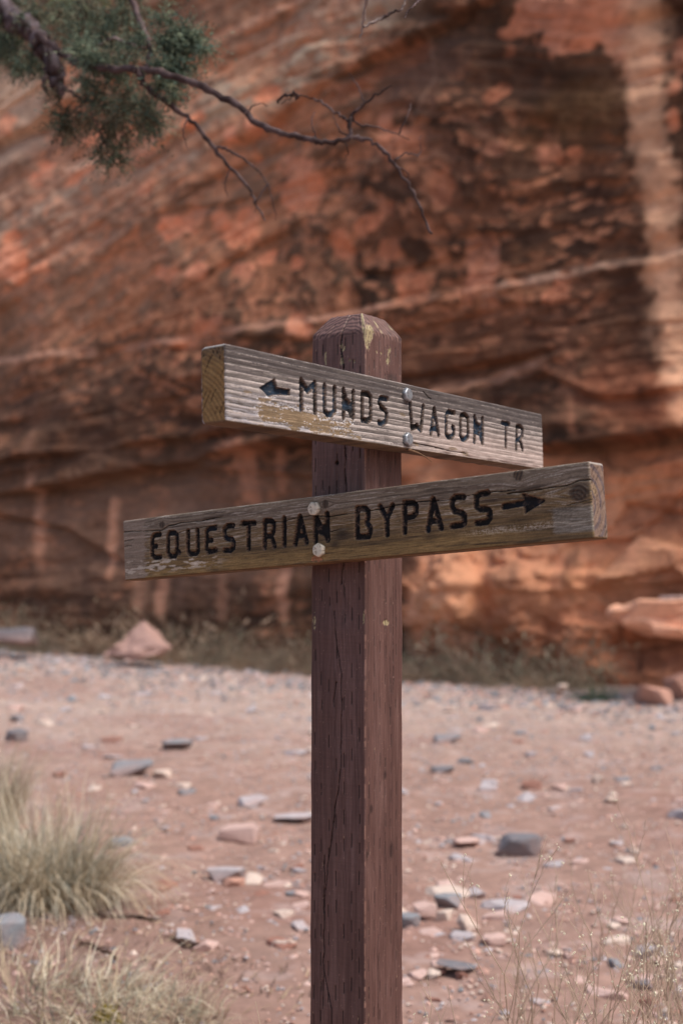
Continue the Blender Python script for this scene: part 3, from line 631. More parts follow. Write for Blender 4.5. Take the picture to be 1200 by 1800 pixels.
for row, off0 in ((0, .62), (1, .98)):
    for s_ in np.concatenate([np.arange(-1.2, 7.9, .40), [9.3, 9.9]]):
        off = off0 + sr.uniform(-.1, .1); q = s_ + .2 * row; x = WL[0] + WD[0] * q + WN[0] * off; y = WL[1] + WD[1] * q + WN[1] * off
        dry = bool(sr.random() < .4); h = sr.uniform(.34, .74) if row == 0 else sr.uniform(.20, .38)
        if row == 1 and 1.3 < s_ < 2.3: continue
        if s_ > 8.6: h *= .6
        o = link('dry_shrub', sm[int(sr.integers(0, 2)) + (2 if dry else 0)], M_PLANT); o.location = (x, y, float(gz(x, y)) - .02); o.scale = (h * 1.9, h * 1.0, h * 1.45); o.rotation_euler = (0, 0, sr.uniform(0, 6.28))
        k = counts.get((row, dry), 0); counts[(row, dry)] = k + 1
        tag(o, f"{NUM[k]} {'straw brown' if dry else 'dark olive'} shrub from the left, {('back', 'front')[row]} row of the scrub belt", 'shrub', 'dry shrubs at the foot of the cliff')
def one_shrub(px, py, d, wpx, m_, label):
    P = at(px, py, d); w = wpx / FPX * d; o = link('shrub', m_, M_PLANT); o.location = (P[0], P[1], float(gz(P[0], P[1])) - .02); o.scale = (w, w, w * .75); tag(o, label, 'shrub')
one_shrub(1045, 1205, 11.5, 95, smg, 'low fresh green shrub in the scrub belt, right of the post')
one_shrub(1135, 1190, 11.9, 70, sm[0], 'round dark shrub beside the half sunk pink rock at the right')
one_shrub(330, 1130, 14.9, 260, scrub_mesh(9, P2, 500), 'tall thin bare brush against the cliff right of the pointed block')
one_shrub(205, 1110, 15.6, 200, scrub_mesh(11, P2, 500), 'tall thin pale brush behind the pointed block')

# ------------------------------------------------------------------ juniper reaching in from the upper left
tree = link('juniper_tree', None); tree.location = (-2.2, 2.6, float(gz(-2.2, 2.6)))
tag(tree, 'juniper with green sprays and bare hanging branches reaching in at the upper left', 'tree')
TL = np.array(tree.location)
BARK = S(90, 74, 72); BARKD = S(60, 47, 45)
def branch(name, pts, r0, r1, col=BARK, jit=.004, k=1, n=8, sides=7, par=None):
    L = smoothline(pts, n, jit, k); t = np.linspace(0, 1, len(L)); rd = (r0 + (r1 - r0) * t) * (1 + (.12 if r0 < .1 else .035) * np.random.default_rng(k).normal(size=len(L))); V, F = tube(L, np.maximum(rd, .0006), sides)
    cc = mix(np.broadcast_to(col, V.shape), np.broadcast_to(BARKD, V.shape), sst(-.2, .4, vn(V[:, 0] * 60, V[:, 2] * 60, 3)))
    return link(name, mesh_from(name, V - TL, F, cc), M_BARK, par or tree)
limb0 = at(-60, 5, 3.7)
branch('trunk', [(-2.2, 2.6, -.1), (-2.12, 2.55, .6), (-2.2, 2.5, 1.2), (-2.0, 2.4, 1.9), (-2.1, 2.5, 2.7), (-2.3, 2.7, 3.6)], .16, .05, k=2, sides=12, jit=.012)
branch('limb', [(-2.05, 2.42, 1.8), (-1.6, 2.2, 2.45), limb0, at(0, 24, 3.6), at(45, 42, 3.5), at(78, 88, 3.45), at(100, 130, 3.45), at(104, 165, 3.45)], .042, .017, col=S(110, 98, 102), k=3, sides=10, jit=.006)
branch('branch', [at(45, 42, 3.5), at(120, 100, 3.3), at(190, 120, 3.1), at(255, 122, 2.95), at(330, 142, 2.85), at(400, 175, 2.8), at(470, 225, 2.75), at(530, 243, 2.72), at(565, 250, 2.7), at(622, 243, 2.7), at(660, 254, 2.7), at(700, 300, 2.7), at(730, 350, 2.7), at(757, 412, 2.7)], .011, .0022, k=4, jit=.002)
branch('branch', [at(240, 122, 2.95), at(265, 158, 2.95), at(330, 205, 2.95), at(378, 262, 2.95), at(430, 320, 2.95), at(445, 350, 2.95), at(466, 392, 2.95)], .008, .002, k=5, jit=.002)
branch('branch', [at(225, -60, 3.2), at(235, 0, 3.2), at(250, 50, 3.1), at(264, 84, 3.0), at(258, 118, 2.95)], .008, .006, k=6, jit=.002)
branch('twig', [at(376, 258, 2.95), at(400, 262, 2.93), at(440, 288, 2.9), at(470, 322, 2.9), at(486, 385, 2.9)], .0035, .001, k=7, jit=.0015)
branch('twig', [at(618, 243, 2.7), at(614, 218, 2.7), at(625, 196, 2.7), at(650, 175, 2.68), at(688, 150, 2.66)], .0055, .0015, k=8, jit=.0015)
branch('twig', [at(614, 215, 2.7), at(592, 200, 2.72), at(560, 178, 2.74), at(525, 168, 2.74), at(495, 180, 2.74)], .003, .001, k=9, jit=.002)
branch('twig', [at(525, 170, 2.74), at(505, 165, 2.74), at(485, 182, 2.74)], .004, .002, k=19, jit=.003)
branch('twig', [at(614, 212, 2.7), at(650, 222, 2.72), at(690, 232, 2.75), at(720, 245, 2.76)], .0025, .0008, k=10, jit=.002)
branch('twig', [at(640, 250, 2.7), at(600, 230, 2.7), at(585, 205, 2.7)], .0025, .0008, k=11, jit=.002)
branch('twig', [at(688, 285, 2.7), at(715, 268, 2.7), at(735, 272, 2.7), at(740, 240, 2.7)], .002, .0008, k=12, jit=.002)
branch('twig', [at(158, 95, 3.2), at(195, 68, 3.1), at(225, 76, 3.0), at(262, 86, 3.0)], .004, .002, col=S(140, 122, 116), k=13, jit=.002)
branch('twig', [at(85, 120, 3.45), at(78, 148, 3.4), at(84, 166, 3.4)], .008, .004, k=14, jit=.002)
branch('twig', [at(100, 150, 3.4), at(140, 172, 3.3), at(190, 200, 3.2), at(230, 262, 3.2)], .004, .0015, k=15, jit=.003)
branch('twig', [at(150, 175, 3.3), at(120, 205, 3.3), at(110, 225, 3.3)], .003, .0012, k=16, jit=.003)
branch('twig', [at(160, 190, 3.2), at(172, 225, 3.2), at(195, 270, 3.2)], .003, .0012, k=17, jit=.003)
for k_, (ax_, ay_, bx_, by_, cx_, cy_) in enumerate([(640, 180, 628, 150, 612, 128), (560, 250, 548, 222, 552, 196), (690, 290, 712, 300, 724, 330), (600, 245, 612, 262, 604, 286), (700, 235, 716, 205, 722, 180), (430, 200, 452, 182, 470, 186), (330, 207, 322, 232, 330, 262), (408, 292, 396, 320, 400, 345), (470, 322, 452, 352, 448, 372)]):
    branch('twig', [at(ax_, ay_, 2.72), at(bx_, by_, 2.72), at(cx_, cy_, 2.74)], .0018, .0007, k=40 + k_, jit=.0012)
# a second bough passing above the frame carries the twigs at the top
bough = [(-2.0, 2.4, 2.3), (-1.3, 1.6, 2.75), (-.6, .9, 2.75), at(640, -50, 2.3), at(760, -60, 2.2)]
branch('bough', bough, .03, .006, k=18, sides=8)
branch('twig', [at(735, -52, 2.22), at(742, -10, 2.1), at(730, 8, 2.05), at(716, 20, 2.03), at(711, 32, 2.02)], .0028, .0008, k=20, jit=.0008)
branch('twig', [at(642, -50, 2.3), at(644, -10, 2.35), at(639, 30, 2.4), at(637, 48, 2.42), at(634, 66, 2.44)], .004, .0015, col=S(150, 140, 136), k=21, jit=.001)
branch('twig', [at(640, 46, 2.4), at(665, 36, 2.4), at(690, 22, 2.4), at(706, 16, 2.4), at(712, -8, 2.4)], .003, .0018, col=S(140, 126, 120), k=22, jit=.001)

def spray(r, c, R, n, pal, droop=.3):
    """sprays of scaly juniper foliage filling an ellipsoid: curved sprigs set with short blunt leaflets"""
    b = Bag(); k = 9
    n = int(n * .62); m_ = 9; u = r.normal(size=(m_, 3)); u /= np.linalg.norm(u, axis=1)[:, None]; cc = u * (r.random((m_, 1)) ** .45) * np.array(R) * 1.25
    u = r.normal(size=(n, 3)); u /= np.linalg.norm(u, axis=1)[:, None]; ki = r.integers(m_, size=n); o = c + cc[ki] + u * (r.random((n, 1)) ** .6) * min(R) * r.uniform(.22, .62, (m_, 1))[ki]; u = u * .5 + cc[ki] / max(R)
    d = u * .7 + r.normal(size=(n, 3)) * .7; d[:, 2] -= droop; d /= np.linalg.norm(d, axis=1)[:, None]
    L = r.uniform(.025, .06, (n, 1)); t = np.linspace(0, 1, k)[None, :, None]
    curve = r.normal(size=(n, 1, 3)) * .3
    p = o[:, None] + (d[:, None] * t + curve * t * t) * L[:, None]
    dd = d[:, None] + .9 * r.normal(size=(n, k, 3)); dd /= np.linalg.norm(dd, axis=-1)[..., None]
    e = np.cross(dd, r.normal(size=(n, k, 3))); e /= np.linalg.norm(e, axis=-1)[..., None] + 1e-9
    q = r.uniform(.0035, .007, (n, k, 1)); w = q * .32
    V = np.stack([p - dd * q * .4, p + e * w, p + dd * q * 1.4, p - e * w], 2).reshape(-1, 3)
    col = np.array(pal)[r.integers(len(pal), size=n)] * r.uniform(.55, 1.2, (n, 1))
    b.add(V, np.arange(len(V)).reshape(-1, 4), np.repeat(col, 4 * k, 0)); return b.mesh('foliage')
JG = [S(112, 126, 106), S(98, 116, 102), S(134, 142, 116), S(80, 90, 76)]; JB = [S(118, 112, 92), S(96, 88, 74), S(134, 120, 98)]; JY = [S(150, 150, 96), S(130, 136, 88)]
fr = np.random.default_rng(31)
for px, py, d, rx, ry, n, pal in [(30, 80, 3.6, 55, 40, 900, JG), (70, 30, 3.7, 70, 30, 800, JG + JB), (160, 105, 3.2, 50, 28, 900, JG), (135, 40, 3.4, 55, 35, 700, JG + JB), (205, 25, 3.4, 45, 30, 420, JB + JG),
                                  (300, 55, 3.0, 42, 22, 700, JG), (335, 60, 3.0, 18, 18, 160, JG), (310, 100, 3.0, 30, 30, 420, JG), (285, 140, 2.95, 26, 24, 520, JG), (240, 80, 3.1, 45, 35, 330, JG + JB),
                                  (205, 175, 3.2, 40, 34, 420, JB + JG), (200, 225, 3.2, 26, 18, 360, JB), (196, 272, 3.2, 18, 18, 260, JB + JG), (120, 215, 3.3, 18, 26, 300, JG + JB), (240, 195, 3.1, 26, 40, 420, JB + JG[:2]),
                                  (110, 5, 3.8, 80, 20, 500, JY + JG), (250, 10, 3.3, 40, 14, 180, JB + JG), (60, 50, 3.55, 60, 36, 420, JG + JB), (355, 85, 2.95, 14, 12, 60, JG), (150, 190, 3.3, 50, 20, 260, JB), (262, 215, 3.1, 14, 24, 140, JG), (60, 110, 3.5, 28, 30, 380, JG), (175, 70, 3.3, 36, 26, 420, JG)]:
    P = at(px, py, d) - TL; k = d / FPX
    link('foliage', spray(fr, P, (rx * k, max(rx, ry) * k * .8, ry * k), n, pal), M_PLANT, tree)
for (x, y, z, R) in [(-2.2, 2.6, 3.4, .7), (-2.9, 2.4, 2.8, .55), (-2.3, 3.2, 3.0, .55), (-2.6, 2.2, 3.7, .5)]:
    link('foliage', spray(fr, np.array([x, y, z]) - TL, (R, R, R * .7), 7500, JG), M_PLANT, tree)

# ------------------------------------------------------------------ weeds in front: thin branching stems with pale seed heads
def weed(px_list, d, label, seed, hts, dens=1., lean=.15, seeds=True, wid=1.):
    r = np.random.default_rng(seed); P0 = at(px_list[0], 1700, d); gx, gy = P0[0], P0[1]; e = link('dry_weed', None); e.location = (gx, gy, float(gz(gx, gy))); tag(e, label, 'weed')
    stems = Bag(); heads = Bag()
    def grow(p, dr, L, w, lev):
        n = 5; pts = [p]; ddir = dr.copy()
        for i in range(n): ddir = ddir + r.normal(0, .06, 3) + np.array([0, 0, .03]); ddir /= np.linalg.norm(ddir); pts.append(pts[-1] + ddir * L / n)
        c = S(206, 182, 158) * r.uniform(.6, 1.1) if lev else S(184, 156, 132) * r.uniform(.6, 1.1)
        V, F = tube(pts, np.linspace(w, w * .6, n + 1), 4); stems.add(V, F, c)
        if lev < 3:
            for k in range(int(r.integers(2, 5)) if lev else int(4 + r.integers(0, 4))):
                i = int(r.integers(1 if lev else 2, n + 1)); a = r.uniform(0, 6.28); nd = ddir * 1.0 + .55 * np.array([math.cos(a), math.sin(a), .25]); nd /= np.linalg.norm(nd)
                if r.random() < dens: grow(pts[i], nd, L * r.uniform(.28, .55), w * .62, lev + 1)
        elif seeds and r.random() < .45:
            for k in range(int(r.integers(1, 4))):
                c0 = pts[-1] + r.normal(0, .0022, 3); s = r.uniform(.0009, .0020)
                oc = np.array([(1, 0, 0), (-1, 0, 0), (0, 1, 0), (0, -1, 0), (0, 0, 1.3), (0, 0, -1.2)]) * s * r.uniform(.6, 1.3, (6, 1)) + c0
                heads.add(oc, [(0, 2, 4), (2, 1, 4), (1, 3, 4), (3, 0, 4), (2, 0, 5), (1, 2, 5), (3, 1, 5), (0, 3, 5)], S(238, 230, 204) * r.uniform(.8, 1.05))
    for j, px in enumerate(px_list):
        B = at(px, 1700, d); b0 = np.array([B[0] - gx, r.normal(0, .04), 0]); dr = np.array([lean + r.normal(0, .12), r.normal(0, .1), 1.]); dr /= np.linalg.norm(dr); h = hts[j % len(hts)] * .80
        grow(b0, dr, h * r.uniform(.85, 1.05), .0013 * wid, 0)
    link('stems', stems.mesh('stems'), M_PLANT, e)
    if heads.V: link('seed_heads', heads.mesh('seed_heads', False), M_PLANT, e, kind='stuff')
# heights are chosen from where the tips show above the bottom edge
weed([915, 940, 960, 980, 1000, 1020], 2.05, 'tallest dry weed with pale seed heads, rising right of centre at the bottom right', 41, [.46, .50, .44, .40], .9, .16)
weed([1000, 1030, 1050, 1070, 1095, 1120, 1140, 1160, 1185], 1.95, 'dense tangle of dry weed stems in the bottom right corner', 42, [.44, .42, .40, .46], .85, .12)
weed([860, 885, 910, 950, 1000], 2.3, 'thin dry weed leaning right, just left of the tallest one', 43, [.44, .40, .36], .7, .18)
weed([735, 780, 800, 820, 845], 1.9, 'sparse dry weed closest to the right side of the post', 44, [.31, .36, .33], .55, .06)
weed([1130, 1160, 1190, 1220, 1260], 2.3, 'dry weed cut by the right edge behind the tangle', 45, [.52, .48, .5], .8, .05)
weed([1010, 1050, 1090, 1130, 1170], 2.6, 'blurry dry weed furthest back on the right', 46, [.46, .42, .4], .8, .1)
weed([505, 520], 1.85, 'small dark dry weed against the left side of the post', 47, [.35, .32], .6, -.05)
weed([290, 310], 1.9, 'small weed with a few pale seed heads low on the left', 48, [.31, .29], .5, .03)
weed([395, 440, 470], 2.0, 'faint low dry weed between the left weed and the post', 49, [.32, .29], .55, .05)
weed([240, 280, 320, 350], 2.25, 'faint blurry weed behind the small one low on the left', 50, [.30, .28], .5, .0)

# ------------------------------------------------------------------ signpost
UP_STROKES = [
  [(-229.6, 20.0), (-230.6, -15.2)],
  [(-229.6, 20.0), (-217.2, 8.1), (-202.9, 19.6)],
  [(-202.9, 19.6), (-203.7, -15.2)],
  [(-183.3, 18.8), (-184.3, -11.7), (-179.0, -15.8), (-170.0, -14.8), (-163.8, -9.5), (-162.8, 18.9)],
  [(-143.8, 18.7), (-145.3, -15.9)],
  [(-143.8, 18.7), (-137.4, 1.8), (-127.9, -12.4)],
  [(-123.1, 18.7), (-124.5, -13.7)],
  [(-140.2, 1.5), (-127.5, -0.5)], [(-140, -3), (-127, -7)], [(-139, 6), (-130, 2)],
  [(-103.6, 18.9), (-90.3, 20.0), (-85.1, 16.3), (-86.2, -11.4), (-93.2, -15.2), (-104.9, -15.4), (-103.6, 18.9)],
  [(-48.1, 18.5), (-61.9, 18.2), (-65.7, 12.5), (-62.3, 6.8), (-51.8, 2.7), (-49.0, -3.1), (-50.8, -11.2), (-58.7, -15.5), (-67.7, -14.7)],
  [(7.1, 19.2), (10.1, -14.2)],
  [(10.1, -15.1), (21.9, -10.1), (32.4, -14.6)],
  [(32.3, -15.4), (39.5, 18.3)],
  [(67.4, 18.0), (57.2, -17.3)],
  [(67.4, 18.0), (77.2, -17.1)],
  [(59.1, -10.3), (73.4, -8.9)],
  [(120.4, 18.0), (105.5, 18.2), (98.7, 12.7), (96.7, -14.4), (103.7, -18.1), (113.7, -16.3), (117.9, -11.6), (117.7, -3.7), (114.4, -2.6)],
  [(149.1, 18.6), (157.5, 14.5), (156.4, -12.4), (147.2, -17.7), (138.8, -16.7), (135.6, -12.5), (137.2, 12.4), (139.5, 16.2), (149.1, 18.6)],
  [(176.7, 18.3), (174.1, -17.9)],
  [(177.3, 16.6), (195.9, -16.9)],
  [(198.6, 17.9), (197.3, -17.6)],
  [(181.1, 2.5), (193.4, 1.9)], [(179, -3), (196, -6)], [(180, 8), (192, 6)],
  [(256.9, 17.8), (277.9, 17.7)],
  [(268.1, 17.6), (266.0, -17.1)],
  [(301.6, 16.2), (298.3, -18.1)],
  [(301.6, 16.2), (313.4, 17.8), (320.1, 13.3), (318.4, 4.6), (310.2, -1.9), (300.3, -4.7)],
  [(310.2, -1.9), (318.2, -17.3)],
]
LO_STROKES = [
  [(-292.8, 18.2), (-304.3, 18.0), (-308.3, 13.7), (-309.6, -10.6), (-304.9, -14.7), (-293.4, -14.8)],
  [(-308.9, 2.3), (-301.0, 1.3)],
  [(-259.3, 14.1), (-263.8, 17.8), (-273.0, 18.3), (-276.3, 14.1), (-278.0, -9.9), (-274.7, -14.7), (-264.5, -15.5), (-260.5, -9.8), (-259.3, 14.1)],
  [(-261.0, -8.2), (-256.5, -10.8)],
  [(-237.3, 17.5), (-238.8, -10.7), (-234.0, -14.8), (-223.0, -14.9), (-219.7, -10.7), (-219.2, 17.4)],
  [(-185.6, 18.2), (-197.4, 18.1), (-202.1, 13.7), (-203.8, -9.7), (-200.1, -14.4), (-186.3, -13.3)],
  [(-202.2, 1.9), (-193.4, 1.5)],
  [(-152.7, 18.2), (-163.2, 18.9), (-168.7, 14.5), (-168.8, 5.0), (-164.2, 1.0), (-155.6, -0.4), (-153.0, -5.0), (-153.8, -12.2), (-159.4, -15.8), (-169.9, -14.6)],
  [(-134.8, 19.9), (-114.0, 18.4)],
  [(-124.2, 19.0), (-126.1, -15.4)],
  [(-95.1, 19.5), (-97.7, -16.1)],
  [(-95.1, 19.8), (-84.1, 18.8), (-79.9, 15.0), (-81.0, 4.2), (-85.2, -0.8), (-94.3, -1.6)],
  [(-85.3, -1.6), (-80.5, -15.9)],
  [(-61.2, 19.8), (-63.3, -15.7)],
  [(-34.3, 20.0), (-44.4, -15.7)],
  [(-34.3, 20.0), (-25.4, -15.0)],
  [(-40.6, -4.6), (-28.7, -5.6)],
  [(-8.2, 16.8), (-10.1, -14.7)],
  [(-7.3, 16.0), (8.8, -14.0)],
  [(10.8, 19.6), (10.0, -14.9)],
  [(-3.5, 0.6), (5.8, -1.8)], [(-5, 5), (8, 2)], [(-4, -3), (8, -6)],
  [(59.9, 21.5), (57.6, -15.1), (75.2, -15.8), (78.0, -10.5), (78.4, -4.2), (73.4, 1.9), (76.1, 8.8), (76.6, 16.7), (72.6, 20.6), (59.9, 21.8)],
  [(95.8, 20.4), (104.7, 4.6)],
  [(114.8, 20.1), (104.7, 4.6)],
  [(104.7, 4.6), (104.3, -15.9)],
  [(133.3, 21.4), (131.0, -15.0)],
  [(133.3, 21.8), (146.6, 20.4), (150.1, 16.7), (149.5, 7.4), (144.6, 3.7), (132.5, 2.8)],
  [(175.7, 21.9), (165.7, -15.7)],
  [(175.7, 21.9), (185.3, -14.4)],
  [(169.7, -4.5), (181.4, -5.6)],
  [(219.6, 20.5), (208.3, 21.6), (203.2, 17.6), (202.6, 8.5), (206.2, 4.3), (215.7, 1.1), (219.3, -2.2), (218.4, -11.2), (213.8, -13.8), (201.4, -13.9)],
  [(253.8, 22.3), (241.7, 21.3), (237.7, 18.7), (236.5, 7.6), (240.5, 3.4), (251.6, 2.3), (254.8, -0.9), (254.2, -9.1), (249.7, -13.2), (236.8, -13.2)],
  [(274.6, 3.1), (300.6, 5.0)],
]
UP_ARROW = [(-306.4, 1.2), (-281.1, 14.5), (-275.9, 5.0), (-252.2, 5.5), (-252.4, -0.1), (-279.8, -3.0), (-290.2, -6.5)]
LO_ARROW = [(301.3, 15.2), (328.4, 5.1), (303.0, -6.6)]
LO_CRACKS = [[(-369, 27.8), (-331.5, 26.7), (-304, 24), (-287.3, 24.1), (-274.5, 29), (-247.7, 31.2), (-211.6, 30.1), (-168.2, 32.8)],
             [(-141.2, 18.1), (-112.3, 19.5), (-68.4, 16.2), (-36.8, 19), (-9.9, 20), (16.2, 15), (34.8, 16.2), (84, 17.3), (122.4, 20.5), (154.1, 21.4), (200.9, 18.6), (239.8, 22.2), (259, 22.5), (292.6, 21.3)],
             [(280, 18), (317.1, 18.7), (359, 20), (375, 23.3), (393.6, 22.7)]]
W = .089; T = .038; TH = .938; LEAN = .0257
lv = np.array([-math.sin(TH), math.cos(TH), 0]); rv = np.array([math.cos(TH), math.sin(TH), 0]); Zv = np.array([0, 0, 1.])

def ring_pts(h1, h2, fine, coarse, rad, faces_fine, cham=None):
    """closed outline of a plank section. x: outward axis (-h1..h1), y: across (-h2..h2). returns pts, normals, face id, running coordinate"""
    pts = []; nrm = []; fid = []
    crn = [(h1, -h2), (h1, h2), (-h1, h2), (-h1, -h2)]; ax = [(1, 0), (0, 1), (-1, 0), (0, -1)]
    for k in range(4):
        (x0, y0), (x1, y1) = crn[k], crn[(k + 1) % 4]; L = math.hypot(x1 - x0, y1 - y0); dx, dy = (x1 - x0) / L, (y1 - y0) / L
        rs = rad[k]; re = rad[(k + 1) % 4]; st = fine if k in faces_fine else coarse
        n = max(2, int((L - rs - re) / st))
        for u in np.linspace(rs, L - re, n + 1): pts.append((x0 + dx * u, y0 + dy * u)); nrm.append(ax[k]); fid.append(k)
        cx_, cy_ = x1 - dx * re - ax[k][0] * re, y1 - dy * re - ax[k][1] * re; a0 = math.atan2(ax[k][1], ax[k][0]); m_ = 4 if re < .004 else 2
        for q in range(1, m_):
            a = a0 + math.pi / 2 * q / m_; pts.append((cx_ + re * math.cos(a), cy_ + re * math.sin(a))); nrm.append((math.cos(a), math.sin(a))); fid.append(k)
    return np.array(pts), np.array(nrm), np.array(fid)

def plank(name, pts, nrm, rows, disp, colr, cap, capcol, m, parent, o, A, U, N, top=None):
    """loft a section along A; disp(a,i)->inward depth, colr(a,i)->rgb; caps are finely ringed ends"""
    R = len(rows); Mn = len(pts); a = rows[:, None]
    d = disp(a); c = colr(a, d)
    x = pts[None, :, 0] - nrm[None, :, 0] * d; y = pts[None, :, 1] - nrm[None, :, 1] * d
    sc = np.ones((R, 1)) if top is None else top(rows)[:, None]
    e = np.minimum(rows - rows[0], rows[-1] - rows)[:, None]; ease = .0016 * (1 - np.clip(e / .0022, 0, 1)) ** 2
    x = (x - nrm[None, :, 0] * ease) * sc; y = (y - nrm[None, :, 1] * ease) * sc
    aa = np.broadcast_to(a, x.shape)
    V = [np.stack([aa, x, y], -1).reshape(-1, 3)]; C_ = [c.reshape(-1, 3)]; F = [grid_faces(R, Mn, True)]; n = R * Mn
    for end, sgn in ((0, -1), (R - 1, 1)):
        K = 26; base = np.stack([x[end], y[end]], -1); prev = np.arange(Mn) + end * Mn
        for k in range(1, K):
            s = 1 - k / K; q = base * s; dd = cap(sgn, q)
            V.append(np.stack([np.full(Mn, rows[end]) - sgn * dd, q[:, 0], q[:, 1]], -1)); C_.append(capcol(sgn, q)); cur = n + np.arange(Mn); n += Mn
            nx = np.roll(np.arange(Mn), -1)
            f = np.stack([prev, prev[nx], cur[nx], cur], -1); F.append(f if sgn > 0 else f[:, ::-1]); prev = cur
        F.append(np.stack([prev[:-2], prev[1:-1], prev[-1:].repeat(Mn - 2), prev[-1:].repeat(Mn - 2)], -1)[:0])
        V.append(np.array([[rows[end], 0, 0]])); C_.append(capcol(sgn, np.zeros((1, 2)))); ci = n; n += 1
        nx = np.roll(np.arange(Mn), -1); tf = np.stack([prev, prev[nx], np.full(Mn, ci), np.full(Mn, ci)], -1); F.append(tf if sgn > 0 else tf[:, [1, 0, 2, 3]])
    V = np.concatenate(V); C_ = np.concatenate(C_); F = np.concatenate(F)
    b = Bag(); b.V = [V]; b.C = [C_]; b.F = [F]; me = b.mesh(name)
    ob = link(name, me, m, parent)
    ob.matrix_world = Matrix(((A[0], N[0], U[0], o[0]), (A[1], N[1], U[1], o[1]), (A[2], N[2], U[2], o[2]), (0, 0, 0, 1)))
    return ob

sign = link('trail_signpost', None); sign.location = (0, 0, 0)
tag(sign, 'brown painted wooden trail post with two carved weathered boards pointing opposite ways', 'signpost')

# --- the post
PO = np.array([0, 0, H0]); PA = np.array([LEAN, 0, 1.]); PA /= np.linalg.norm(PA)
pp, pn, pf = ring_pts(W / 2, W / 2, .00085, .006, [.002, .0025, .0022, .002], (0, 1))
# face 0 (x = +W/2) is the left visible face, face 1 (y = +W/2) the right visible one
u0 = (W / 2 - pp[:, 1]) * 1000      # on face 0: mm from the front corner
u3 = (W / 2 - pp[:, 0]) * 1000      # on face 3: mm from the front corner
PCR = [[(34.5, 412), (35, 390.1), (39.5, 372.5), (41, 345.4), (36.8, 324.1), (37, 300), (33.6, 211.4), (32.3, 197.7), (34.4, 180.9), (30.9, 157), (36.1, 52.9), (38.4, 29.5)],
       [(51.2, -5), (47.8, -43.9), (44.2, -63.9), (40.5, -80.6), (37.6, -90), (39.4, -113.2), (37.1, -136.4), (39, -183), (39.1, -211.9), (43.5, -241.1), (49.6, -267.5), (55.5, -311.3), (59.9, -340.5), (63.6, -369.7), (65.3, -410.1), (67.6, -441.9), (67.1, -479), (57.8, -511.8), (52.8, -528.1), (50, -700)],
       [(66, -330), (66.5, -400), (67, -530)], [(46, -100), (52, -125), (50, -133)]]
def dashes(u, z, cols_, pitch, k):
    d = np.full(np.broadcast_shapes(u.shape, z.shape), 9.)
    for j, c in enumerate(cols_):
        ph = (j % 3) * pitch / 3 + 5 * ((j * 7) % 4); q = (z + ph) / pitch; i = np.floor(q); zc = (i + .5) * pitch - ph
        rnd = vn(i * 3.7 + j * 11.3, 0 * i + k, 5); ln = 5.6 + 3.2 * rnd
        dz = np.maximum(np.abs(z - zc + 2 * rnd) - ln, 0); du = u - (c + 1.3 * rnd)
        d = np.minimum(d, np.hypot(du, dz * .6) + (rnd < -.3) * 3)
    return d
post_store = {}
